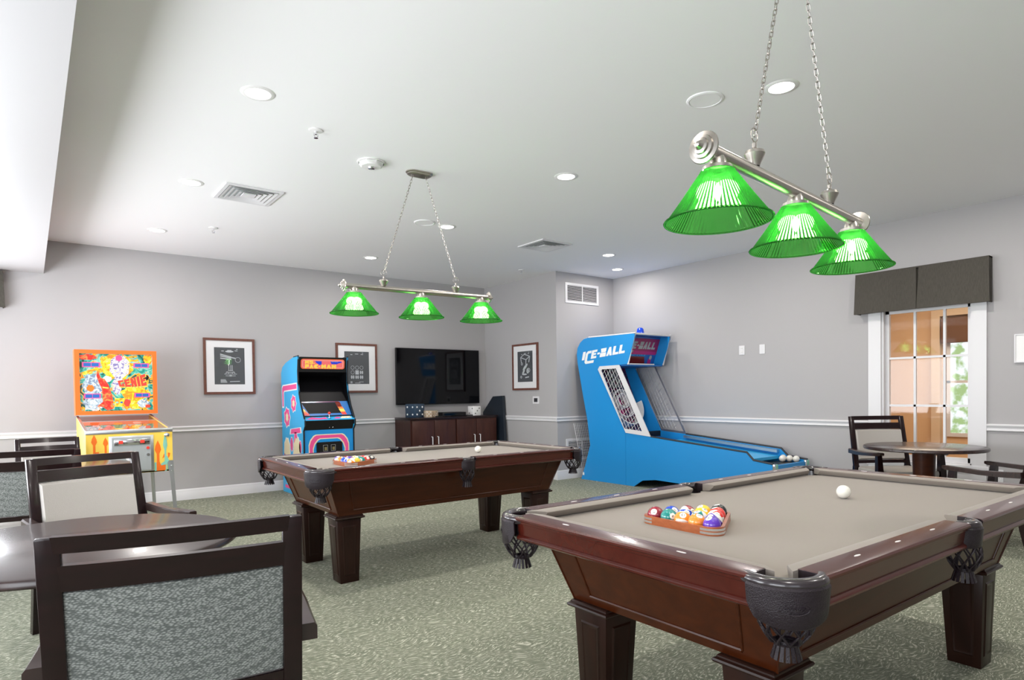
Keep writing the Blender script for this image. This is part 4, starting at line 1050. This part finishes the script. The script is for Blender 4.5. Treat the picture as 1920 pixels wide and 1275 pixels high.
    for key, u0, u1, v0, v1 in (('redprint', .02, .13, .03, .08), ('orangeprint', .01, .10, .08, .12), ('yellow', .01, .07, .12, .18)):
        N(key).prism([(u0, v0), (u1, v0), (u1-.02, v1), (u0-.0, v1)], SB, .0018, .0026).build('bezel_print', sc)
    N('darkred').prism([(.03, .335), (.80, .335), (.80, .355), (.03, .355)], SB, .0018, .0026).build('bezel_print', sc)
    # control panel
    cp = N('sky').hexa([(a, Y(7.645), .945), (b, Y(7.645), .945), (b, Y(7.735), .99), (a, Y(7.735), .99), (a, Y(7.640), .952), (b, Y(7.640), .952), (b, Y(7.73), .998), (a, Y(7.73), .998)]).build('control_panel', t)
    def CPN(u, v, w): return (a+u*(b-a), Y(7.640)+v*.09-w*.45, .952+v*.046+w*.9)
    N('pink').prism([(.02, .25), (.15, .75), (.30, .5), (.42, .7), (.46, .25), (.3, .15)], CPN, 0, .001).build('panel_print', cp); N('pink').prism([(.58, .3), (.66, .7), (.74, .6), (.70, .25)], CPN, 0, .001).build('panel_print', cp)
    N('creamprint').prism([(.72, .3), (.78, .8), (.95, .8), (.97, .3)], CPN, 0, .0008).build('panel_print', cp)
    js = CPN(.5, .45, 0)
    j = N('chrome').lathe([(.022, 0), (.02, .004), (.005, .006), (.005, .05)], 16, js); j.m('redprint').sphere(.018, (js[0], js[1], js[2]+.062), 16); j.build('joystick', cp)
    for u in (.84, .92):
        p = CPN(u, .5, 0); N('whiteprint').lathe([(.012, 0), (.011, .008), (.0001, .009)], 14, p).build('button', cp)
    fp = N('black').hexa([(a, Y(7.695), .83), (b, Y(7.695), .83), (b, Y(7.72), .83), (a, Y(7.72), .83), (a, Y(7.642), .948), (b, Y(7.642), .948), (b, Y(7.70), .948), (a, Y(7.70), .948)]).build('control_box', t)
    for u in (.5, .57): N('chrome').sphere(.006, (a+u*(b-a), Y(7.684), .855), 10).build('bolt', fp)
    N('blue').box(a, b, Y(7.70), Y(7.72), .06, .83).build('front_panel', t)
    N('black').box(a, b, Y(7.74), Y(7.76), 0, .07).build('kick_plate', t)
    F = lambda u, v, w: (u, Y(7.70)-w, v)
    fpn = bpy.data.objects['front_panel']
    def arch(o, w): return [(-o, .08)]+[(-o, .70+w-.09), (-o+.02, .72+w-.05), (-o+.06, .74+w-.02), (-o+.09, .745+w-.01)]+[(o-.09, .745+w-.01), (o-.06, .74+w-.02), (o-.02, .72+w-.05), (o, .70+w-.09)]+[(o, .08)]
    def archring(o, w0, i, w1, key, d):
        N(key).ring(arch(o, w0), arch(i, w1), F, 0, d).build('front_print', fpn)
    archring(.262, .038, .200, -.022, 'creamprint', .001); archring(.251, .027, .211, -.011, 'pink', .0016)
    cd = N('black').prism(rrect(-.165, .165, .10, .675, .02), F, 0, .014).build('coin_door', t)
    N('black').ring(rrect(-.15, .15, .12, .655, .015), rrect(-.142, .142, .128, .647, .012), F, .014, .018).build('door_trim', cd)
    for u in (-.055, .045):
        N('steel').ring(rrect(u-.03, u+.03, .56, .64, .004, 2), rrect(u-.025, u+.025, .565, .635, .003, 2), F, .014, .018).build('coin_slot_frame', cd)
        N('brass').box(u-.012, u+.018, Y(7.70)-.019, Y(7.70)-.014, .572, .612).build('coin_plate', cd)
    N('chrome').sphere(.012, (.095, Y(7.70)-.018, .49), 12).build('lock', cd)
    # side art on the left panel (flat prints, generic shapes)
    sp = [o for o in t.children if o.name.startswith('side_panel')][0]
    S = lambda u, v, w: (x0-w, Y(u), v)
    def sd(key, pts, w=.001): N(key).prism(pts, S, 0, w).build('side_print', sp)
    def outl(pts, k):
        cx = sum(p[0] for p in pts)/len(pts); cy = sum(p[1] for p in pts)/len(pts); return [(cx+(x-cx)*k, cy+(y-cy)*k) for x, y in pts]
    bar = [(8.455, 1.12), (8.455, 1.355), (8.42, 1.385), (7.90, 1.405), (7.90, 1.345), (8.38, 1.325), (8.405, 1.30), (8.405, 1.12)]
    sd('whiteprint', [(8.47, 1.10), (8.47, 1.37), (8.43, 1.40), (7.885, 1.422), (7.885, 1.33), (8.365, 1.310), (8.39, 1.29), (8.39, 1.10)]); sd('pink', bar, .0016)
    def star(cx, cy, rx, ry, n, j, rot=0): return [(cx+(rx if i % 2 else rx*j)*math.cos(2*PI*i/n+rot), cy+(ry if i % 2 else ry*j)*math.sin(2*PI*i/n+rot)) for i in range(n)]
    for cx, cy, rx, ry in ((8.28, .98, .12, .13), (8.02, 1.16, .10, .11)):
        q = star(cx, cy, rx, ry, 14, .8); sd('whiteprint', outl(q, 1.12)); sd('pink', q, .0014); sd('creamprint', star(cx, cy, rx*.5, ry*.5, 12, .7), .0020)
    q = [(8.13, .83), (7.80, .86), (7.78, .80), (8.15, .77)]; sd('whiteprint', outl(q, 1.22)); sd('pink', q, .0014)
    q = [(8.0, .80), (7.93, .80), (7.88, .66), (8.05, .60)]; sd('whiteprint', outl(q, 1.18), .0009); sd('pink', q, .0014)
    def swirl(cx, cy, rx, ry, key): q = star(cx, cy, rx, ry, 18, .9, .2); sd('whiteprint', outl(q, 1.12), .0012); sd(key, q, .0018)
    swirl(8.30, .55, .12, .16, 'creamprint'); swirl(7.92, .55, .14, .19, 'creamprint'); swirl(8.12, .64, .05, .09, 'pink'); swirl(7.80, .62, .045, .08, 'pink'); swirl(8.40, .44, .045, .07, 'pink')
    swirl(8.05, .42, .04, .08, 'pink'); swirl(7.84, .40, .035, .08, 'pink')
    sd('creamprint', [(8.33, .42), (8.25, .42), (8.22, .12), (8.34, .12)], .0015); sd('creamprint', [(8.12, .42), (8.04, .42), (8.06, .12), (8.15, .12)], .0015)
    sd('pink', [(8.24, .44), (8.18, .44), (8.17, .12), (8.23, .12)], .0014); sd('pink', [(7.98, .36), (7.93, .36), (7.90, .16), (8.0, .14)], .0014)
    sd('pink', [(8.40, .10), (7.80, .10), (7.80, .06), (8.40, .06)], .0014)
arcade()
# ================================================================ framed prints
def print_frame(name, label, place_fn, w, h, kind):
    """place_fn(u,v,d): u right, v up, d out of the wall"""
    t = thing(name, label, 'framed print', place_fn(w/2, h/2, 0), 0, 'framed technical drawings')
    L = Vector(t.location)
    f = lambda u, v, d: tuple(Vector(place_fn(u, v, d))-L)
    R = lambda m: [(m, m), (w-m, m), (w-m, h-m), (m, h-m)]
    N('frame').ring(R(0), R(.03), f, .0, .026).build('frame', t)
    N('mat').ring(R(.028), [(.125, .125), (w-.125, .125), (w-.125, h-.115), (.125, h-.115)], f, .002, .016).build('mount', t)
    N('charcoal').prism([(.12, .12), (w-.12, .12), (w-.12, h-.11), (.12, h-.11)], f, .001, .012).build('drawing', t)
    d0 = .0125
    g = N('chalk')
    def ln(a, b, r=.0028):
        a, b = Vector(a), Vector(b); n = (b-a).normalized(); p = Vector((-n.y, n.x))*r
        g.prism([tuple(a+p), tuple(b+p), tuple(b-p), tuple(a-p)], f, d0-.001, d0)
    def circ(cx, cy, r, th=.004): g.ring(ell(cx, cy, r, r, 20), ell(cx, cy, r-th, r-th, 20), f, d0-.001, d0)
    def disc(cx, cy, a, b, rot=0): g.prism(ell(cx, cy, a, b, 16, rot), f, d0-.001, d0)
    cx = w/2
    for dx, dy, l in ((-.08, .16, .03), (.0, .15, .05), (.08, .155, .035), (.09, .135, .02)): ln((cx+dx-l/2, h-dy), (cx+dx+l/2, h-dy), .004)
    if kind == 0:
        disc(cx, h-.165, .05, .012)
        for k in (0, .022, .05): ln((cx-.11, h-.20-k), (cx+.02, h-.235-k*.6), .006)
        ln((cx+.02, h-.24), (cx+.07, h-.25), .006); circ(cx+.10, h-.27, .034); ln((cx-.005, h-.25), (cx-.005, h-.33), .006)
        for dx in (-.01, .012, .03): ln((cx+dx, .30), (cx+dx, .37), .003)
        for k, l in enumerate((.03, .05, .075, .06)): ln((cx-l+.01, .30-.022*k), (cx+l+.01, .30-.022*k), .003)
        circ(cx-.03, .27, .018); circ(cx+.045, .27, .018); disc(cx+.01, .235, .02, .01)
        for k in range(4): ln((cx-.11, .185-.011*k), (cx-.05+.006*k, .185-.011*k), .003)
        ln((cx+.0, .16), (cx+.12, .165), .004)
    elif kind == 1:
        for i in range(3):
            for j in range(3):
                x, y = cx-.065+.068*i, .36-.068*j
                if j == 0 or (j == 1 and i == 0): circ(x, y, .027)
                elif j == 1 and i == 1: g.prism([(x-.026, y-.03), (x+.026, y-.03), (x+.026, y+.03), (x-.026, y+.03)], f, d0-.001, d0)
                else: disc(x-.015, y, .012, .026); disc(x+.013, y, .011, .026)
        for k in range(3): ln((cx-.10, .16-.01*k), (cx-.07, .16-.01*k), .003)
        ln((cx+.03, .155), (cx+.10, .155)); ln((cx-.03, .14), (cx+.05, .14))
    else:
        q = [(cx-.11, .50), (cx-.02, .545), (cx+.11, .51), (cx+.02, .46)]
        for i in range(4): ln(q[i], q[(i+1) % 4], .006)
        for p in (q[0], q[2], q[3]): ln(p, (p[0]*.8+cx*.2, p[1]-.09), .008)
        for c_, r_ in (((cx-.08, .40), .022), ((cx+.08, .30), .035), ((cx-.1, .20), .02)): circ(c_[0], c_[1], r_, .01)
        disc(cx+.0, .35, .075, .022, .7); disc(cx-.04, .28, .05, .018, .9); disc(cx+.06, .29, .03, .04); disc(cx-.02, .24, .06, .012); ln((cx, .19), (cx+.09, .20), .008)
    g.build('line_drawing', t)
    N('glass').prism(R(.03), f, .0175, .019).build('glazing', t)
bw = lambda x0, z0: (lambda u, v, d: (x0+u, YB-.001-d, z0+v))
print_frame('framed_print', 'framed corkscrew-like technical drawing hung between pinball and arcade machines', bw(1.737, 1.288), .613, .707, 0)
print_frame('framed_print', 'framed drawing of rows of circles hung just right of arcade machine', bw(3.445, 1.290), .625, .705, 1)
print_frame('framed_print', 'framed drawing of a table and parts on the short side wall', lambda u, v, d: (XP-.001-d, 7.822-u, 1.298+v), .618, .705, 2)
# ================================================================ television
def tv():
    t = thing('television', 'large black wall-mounted flat television switched off', 'television', (5.095, YB, 1.53))
    N('black').box(-.745, .745, -.075, -.035, -.43, .425, .005).build('housing', t)
    N('screen').box(-.737, .737, -.0765, -.0750, -.418, .417).build('screen', t)
    N('black').box(-.25, .25, -.035, -.002, -.2, .2).build('wall_bracket', t)
tv()
# ================================================================ console and what stands on it
CX0, CX1, CY0, CZ = 4.34, 5.87, 8.07, .915
def console():
    t = thing('media_console', 'long brown wooden console cabinet with silver door handles under television', 'cabinet', (4.34, CY0, 0))
    w, d = CX1-CX0, YB-.03-CY0
    g = N('consolewood').box(0, w, .02, d, .04, CZ-.03).box(.03, w-.03, .04, d-.03, 0, .04); g.build('body', t)
    N('espresso').box(-.008, w+.008, -.008, d, CZ-.03, CZ, .004).build('top', t)
    for i in range(4):
        x0 = .02+i*(w-.04)/4+(.012 if i == 2 else 0); x1 = .02+(i+1)*(w-.04)/4-(.012 if i == 1 else 0)
        dr = N('consolewood').box(x0+.003, x1-.003, 0, .02, .06, CZ-.045, .003).build('door', t)
        hx = x1-.05 if i % 2 == 0 else x0+.05
        h = N('trim').tube([(hx, -.002, .63), (hx, -.028, .63), (hx, -.028, .47), (hx, -.002, .47)], .007, 8); h.build('handle', dr)
console()
def die(x, y, s, rz, key, pip, label, faces):
    t = thing('decorative_die', label, 'dice', (x, y, CZ), rz, 'oversized decorative dice')
    N(key).box(-s/2, s/2, -s/2, s/2, 0, s, s*.04).build('cube', t)
    lay = {2: [(-.25, .25), (.25, -.25)], 3: [(-.27, -.27), (0, 0), (.27, .27)], 5: [(-.27, -.27), (-.27, .27), (.27, -.27), (.27, .27), (0, 0)], 4: [(-.27, -.27), (-.27, .27), (.27, -.27), (.27, .27)], 6: [(-.27, k) for k in (-.28, 0, .28)]+[(.27, k) for k in (-.28, 0, .28)]}
    for f, n in faces:
        g = N(pip)
        for u, v in lay[n]:
            if f == 'front': g.lathe([(s*.07, .0), (s*.055, -.004), (.0001, -.005)], 12, (u*s, -s/2, s/2+v*s), 'Y')
            else: g.lathe([(s*.07, 0), (s*.055, -.004), (.0001, -.005)], 12, (-s/2, u*s, s/2+v*s), 'X')
        g.build('pips', t)
M['beige'] = mat('beige_dice', (.45, .34, .24), .5)
M['greyink'] = mat('dark_pips', (.03, .03, .035), .5)
die(4.52, 8.27, .20, .28, 'navydie', 'whiteprint', 'large navy blue die with white pips at the console left end', (('front', 5), ('side', 4)))
die(4.655, 8.125, .10, -.2, 'beige', 'whiteprint', 'small tan die with white pips against the navy die', (('front', 5), ('side', 2)))
die(4.80, 8.20, .095, .5, 'beige', 'whiteprint', 'second small tan die, set just behind and right of the first', (('front', 3), ('side', 3)))
die(5.56, 8.25, .145, .10, 'white', 'greyink', 'white die with dark diagonal pips near the console right end', (('front', 3), ('side', 2)))
def player():
    t = thing('disc_player', 'black flat disc player box on the console center', 'media player', (5.12, 8.28, CZ))
    N('black').box(-.20, .22, -.13, .13, .004, .062, .004).build('case', t)
    N('black').box(-.19, .21, -.12, .12, 0, .006).build('foot_pad', t)
    N('screen').box(-.17, .18, -.1315, -.1295, .018, .048).build('front_display', t)
player()
o = N('black').box(-.11, .11, -.03, .03, 0, .014, .004).build('cable_box', loc=(5.40, 8.22, CZ)); tag(o, 'low black box on the console right of the disc player', 'media box')
o = N('black').box(-.13, .13, -.022, .022, 0, .016, .006).build('remote_control', loc=(4.92, 8.13, CZ)); tag(o, 'slim black remote control lying on the console', 'remote control')
# ---------------------------------------------------------------- folded table top leaning in the corner
def leaner():
    t = thing('folded_table_top', 'dark navy folded game table top leaning in the corner beside console', 'table top', (5.955, 8.14, 0))
    def leaf(dx, name, key):
        pts = [(.42, .0), (.42, .95), (.16, 1.205), (-.10, 1.215), (-.24, .02), (-.24, 0)]
        N(key).prism(pts, lambda u, v, w: (dx+w-.06+.06*v/1.2, u, v+.001), 0, .022).build(name, t)
    leaf(0, 'leaf', 'darkpanel'); leaf(.023, 'leaf', 'darkpanel')
leaner()
# ================================================================ blue alley game
def alley():
    XA, XB = 6.34, 7.08
    t = thing('alley_bowling_game', 'bright blue ball-rolling arcade game with long alley along the right wall', 'arcade machine', (6.71, 5.2, 0))
    ox, oy = 6.71, 5.2; a, b = XA-ox, XB-ox; Y = lambda y: y-oy
    rear = [(5.803, 0), (6.665, 0), (6.58, .20), (6.475, .50), (6.525, .85), (6.62, 1.25), (6.715, 1.675), (6.73, 1.80), (6.715, 1.89), (6.655, 1.97), (6.58, 2.015), (6.49, 2.030), (5.612, 2.022), (5.755, 1.620), (6.28, 1.612), (5.803, .703)]
    low = [(5.80, 0), (5.80, .703), (5.372, .668), (4.008, .556), (3.925, .474), (3.695, .447), (3.695, .0), (3.85, .0), (4.05, .10), (5.30, .12), (5.52, .09), (5.66, .0)]
    for x0, x1, nm in ((a, a+.022, 'near'), (b-.022, b, 'far')):
        N('blue').prism([(Y(y), z) for y, z in rear], YZX, x0, x1).build('side_panel', t)
        N('blue').prism([(Y(y), z) for y, z in low], YZX, x0, x1).build('alley_side', t)
    # white edge trim of the head, steel caps on the alley
    for x in (a+.011, b-.011):
        N('trim').tube([(x, Y(y), z) for y, z in rear[11:14]], .013, 8).build('edge_trim', t)
        N('trim').tube([(x, Y(y), z) for y, z in rear[7:13]], .006, 6).build('edge_trim', t)
        N('darkpanel').tube([(x, Y(y), z+.002) for y, z in low[2:6]], .014, 8).build('edge_trim', t)
    N('trim').box(a, b, Y(5.61), Y(5.64), 2.005, 2.028, .004).box(a+.01, b-.2, Y(5.75), Y(5.775), 1.615, 1.632, .003).build('head_lip', t)
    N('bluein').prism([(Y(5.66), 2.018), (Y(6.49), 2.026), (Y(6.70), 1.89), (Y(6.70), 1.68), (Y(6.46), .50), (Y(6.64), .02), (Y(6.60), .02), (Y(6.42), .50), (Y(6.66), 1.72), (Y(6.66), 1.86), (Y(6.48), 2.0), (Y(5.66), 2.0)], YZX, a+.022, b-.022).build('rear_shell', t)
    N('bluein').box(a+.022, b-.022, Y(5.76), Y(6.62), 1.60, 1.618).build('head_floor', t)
    # display board inside the head, parallel to the slanted front edge
    def DB(u, v, w): k = v/.40; return (a+.022+u, Y(5.925-.14*k)-w, 1.620+v*.97)
    WB = b-a-.044
    db = N('navy').prism([(0, 0), (WB, 0), (WB, .39), (0, .39)], DB, -.01, 0).build('score_board', t)
    N('maroon').prism([(.0, .16), (.70, .16), (.70, .37), (.0, .37)], DB, 0, .001).build('board_print', db)
    N('magenta').prism([(.14, .15), (.68, .15), (.68, .19), (.20, .20), (.24, .34), (.20, .34)], DB, .001, .0016).build('board_print', db)
    N('darkred').prism([(.06, .02), (.50, .02), (.46, .12), (.06, .12)], DB, 0, .002).build('score_window', db)
    N('magenta').prism(ell(.585, .05, .035, .06, 16), DB, 0, .0015).build('board_print', db); N('grey').prism(ell(.595, .11, .028, .03, 14), DB, .001, .002).build('board_print', db)
    block('IcE-BALL', lambda u, v, d: DB(.34+u, .275+v, .002+d), .60, .10, 'grey', 'board_lettering', db, shear=.2)
    text('SCORE', lambda u, v, d: DB(.33+u, .138+v, .002+d), .30, .022, 'sky', 'board_lettering', db)
    # side title
    def ST(u, v, d):  # u along -Y, centre
        return (a-d, Y(6.20)-u, 1.800+v+u*.075)
    block('IcE-BALL', ST, .82, .115, 'whiteprint', 'side_lettering', t, shear=.28, gap=.10, depth=.0015)
    # target board
    def TB(u, v, w):  # u across, v up the board 0..1, w out
        y = 6.10+(6.46-6.10)*v; z = .70+(1.60-.70)*v; return (a+.022+u, Y(y)-w*.93, z+w*.36)
    tb = N('targetart').prism([(0, 0), (WB, 0), (WB, 1), (0, 1)], TB, -.012, 0).build('target_board', t)
    L_ = .97
    def ring3(cx, cv, r, th, hgt, key, a0=0, a1=2*PI):
        g = N(key); n = 32; rows = []
        for i in range(n+1):
            q = a0+(a1-a0)*i/n
            rows.append([TB(cx+rr*math.cos(q), cv+rr*math.sin(q)/L_, w) for rr, w in ((r, 0), (r, hgt), (r+th, hgt), (r+th, 0))])
        g.loft(rows, close=False); g.build('target_ring', tb)
    ring3(WB/2, .36, .29, .012, .16, 'whiteprint', PI*.95, 2.05*PI); ring3(WB/2, .40, .20, .010, .10, 'whiteprint')
    ring3(WB/2, .44, .10, .010, .10, 'whiteprint'); ring3(WB/2, .74, .065, .010, .08, 'grey'); ring3(WB/2, .90, .06, .010, .08, 'grey')
    for cx, cv, rr in ((WB/2, .44, .05), (WB/2, .30, .05), (WB/2-.13, .36, .035)): N('magenta').prism(ell(cx, cv, rr, rr, 18), TB, 0, .002).build('target_print', tb)
    # ball hop ramp and lane
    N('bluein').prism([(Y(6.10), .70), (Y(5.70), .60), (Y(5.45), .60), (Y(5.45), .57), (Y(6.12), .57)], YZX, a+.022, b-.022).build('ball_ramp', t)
    N('black').box(a+.022, b-.022, Y(5.80), Y(5.84), .60, .70).build('ball_ramp_lip', t)
    lane = N('sky').hexa([(a+.022, Y(4.02), .44), (b-.022, Y(4.02), .44), (b-.022, Y(5.46), .55), (a+.022, Y(5.46), .55), (a+.022, Y(4.02), .475), (b-.022, Y(4.02), .475), (b-.022, Y(5.46), .60), (a+.022, Y(5.46), .60)]).build('lane', t)
    # raised gutter blocks each side of the lane with steel caps
    for x0, x1 in ((a+.022, a+.075), (b-.075, b-.022)):
        N('steel').hexa([(x0, Y(4.03), .51), (x1, Y(4.03), .51), (x1, Y(5.37), .625), (x0, Y(5.37), .625), (x0, Y(4.03), .545), (x1, Y(4.03), .545), (x1, Y(5.37), .655), (x0, Y(5.37), .655)]).build('rail_cap', t)
    N('black').box(a+.022, b-.022, Y(3.74), Y(4.02), .40, .415).build('ball_tray', t)
    N('creamprint').box(a+.022, a+.11, Y(3.72), Y(3.98), .415, .440, .003).build('tray_edge', t)
    N('blue').box(a+.022, b-.022, Y(3.695), Y(3.73), .05, .43).build('front_panel', t)
    for x in (a+.03, b-.055):
        g = N('chrome').box(x-.03, x, Y(3.675), Y(3.70), .385, .450, .003); g.m('tealprint').box(x+.002, x+.05, Y(3.676), Y(3.70), .39, .445, .003); g.build('end_fitting', t)
    # cage grilles on both sides
    outer = [(6.295, 1.570), (6.262, 1.612), (5.902, 1.615), (5.373, .672), (5.789, .705)]
    inner = [(6.235, 1.545), (6.222, 1.568), (5.955, 1.570), (5.505, .735), (5.822, .760)]
    for x0, x1, nm in ((a-.012, a+.006, 0), (b-.006, b+.012, 1)):
        inn = inner if nm == 0 else [(6.27, 1.562), (6.25, 1.595), (5.915, 1.597), (5.415, .70), (5.80, .728)]
        gr = N('trim' if nm == 0 else 'steel').ring([(Y(y), z) for y, z in outer], [(Y(y), z) for y, z in inn], YZX, x0, x1).build('side_cage', t)
        g = N('steel' if nm else 'whiteprint'); xm = (x0+x1)/2
        TL, TR, BR_, BL = Vector((6.240, 1.575)), Vector((5.945, 1.575)), Vector((5.495, .73)), Vector((5.822, .75))
        n1 = 6
        for i in range(1, n1):
            p, q = TL.lerp(TR, i/n1), BL.lerp(BR_, i/n1); g.tube([(xm, Y(p.x), p.y), (xm, Y(q.x), q.y)], .0019, 6)
        n2 = 12
        for i in range(1, n2+3):
            u = i/n2
            pl = TL.lerp(BL, min(1, u)); pr_ = TR.lerp(BR_, max(0, u-3/n2)) if u-3/n2 >= 0 else TL.lerp(TR, u*n2/3)
            if u > 1: pl = BL.lerp(BR_, (u-1)*n2/3)
            g.tube([(xm, Y(pl.x), pl.y), (xm, Y(pr_.x), pr_.y)], .0019, 6)
        g.build('mesh_wires', gr)
    # blue beacon
    g = N('bluelens').lathe([(.055, 0), (.056, .012), (.050, .030), (.046, .062), (.030, .082), (.0001, .09)], 20, (a+.22, Y(5.72), 2.026)); g.build('beacon', t)
    N('whiteprint').box(a-.002, a, Y(6.60), Y(6.63), .06, .10).build('side_sticker', t)
alley()
for k, (y, x) in enumerate(((3.90, 6.98), (3.835, 6.99), (3.80, 6.93), (3.775, 6.99))):
    o = N('whiteball').sphere(.038, n=20).build('game_ball', loc=(x, y if k != 2 else 3.87, .4535))
    tag(o, ('white game ball at the back of the alley tray', 'white game ball in the middle of the alley tray', 'white game ball in front of the others near tray side', 'white game ball at the front end of the alley tray')[k], 'ball', 'white balls in the alley game tray')
    o.location.y = (3.955, 3.875, 3.92, 3.795)[k]; o.location.x = (7.01, 7.01, 6.935, 7.01)[k]
def cage():
    t = thing('wire_cage_panel', 'loose white wire cage panel leaning behind the blue game', 'wire panel', (6.40, 6.70, 0))
    P = lambda u, v: (.03-.16*v/.81+u, .0+.04*v/.81+.0, .012+v*.99)
    g = N('trim'); W_ = .28
    g.tube([P(0, 0), P(W_, 0), P(W_, .8), P(0, .8)], .006, 8, closed=True); g.build('frame', t)
    g = N('trim')
    for i in range(1, 8): g.tube([P(W_*i/8, 0), P(W_*i/8, .8)], .0022, 5)
    for i in range(1, 22): g.tube([P(0, .8*i/22), P(W_, .8*i/22)], .0016, 5)
    g.build('wires', t)
cage()
# ================================================================ small wall fittings
def plate(name, label, cat, x, y, z, w, h, axis, kind):
    t = thing(name, label, cat, (x, y, z))
    f = (lambda u, v, d: (u, -d, v)) if axis == 'X' else (lambda u, v, d: (-d, -u, v))
    N('trim').prism(rrect(-w/2, w/2, -h/2, h/2, .006, 3), f, 0, .006).build('cover_plate', t)
    if kind == 'outlet':
        for v in (-.024, .024):
            s = N('white').prism(rrect(-.017, .017, v-.015, v+.015, .006, 3), f, .006, .009).build('socket', t)
            N('greyink').prism([(-.008, v-.006), (-.005, v-.006), (-.005, v+.006), (-.008, v+.006)], f, .009, .0095).build('slot', s); N('greyink').prism([(.005, v-.006), (.008, v-.006), (.008, v+.006), (.005, v+.006)], f, .009, .0095).build('slot', s)
    elif kind == 'screen': N('greyink').prism([(-w*.28, -h*.26), (w*.28, -h*.26), (w*.28, h*.26), (-w*.28, h*.26)], f, .006, .008).build('display', t)
    elif kind == 'switch': N('white').prism([(-.016, -.033), (.016, -.033), (.016, .033), (-.016, .033)], f, .006, .009).build('rocker', t)
plate('wall_outlet', 'white power outlet high on the right wall', 'outlet', XR-.001, 4.597, 1.758, .078, .115, 'Y', 'outlet')
plate('blank_wall_plate', 'plain white cover plate on the right wall beside the outlet', 'wall plate', XR-.001, 4.318, 1.755, .072, .115, 'Y', 'blank')
plate('thermostat', 'small white square thermostat with dark screen under the side print', 'thermostat', XP-.001, 7.278, 1.147, .145, .112, 'Y', 'screen')
plate('wall_outlet', 'white low power outlet right of the interior window', 'outlet', XR-.001, 1.93, .42, .075, .115, 'Y', 'outlet')
t_ = thing('wall_panel_box', 'white framed panel on the wall cut by the right picture edge', 'wall panel', (XR-.001, 1.62, 1.60))
N('trim').ring([(-.19, -.13), (.19, -.13), (.19, .13), (-.19, .13)], [(-.18, -.12), (.18, -.12), (.18, .12), (-.18, .12)], lambda u, v, d: (-d, u, v), 0, .02).build('frame', t_)
N('white').prism([(-.18, -.12), (.18, -.12), (.18, .12), (-.18, .12)], lambda u, v, d: (-d, u, v), 0, .012).build('panel', t_)
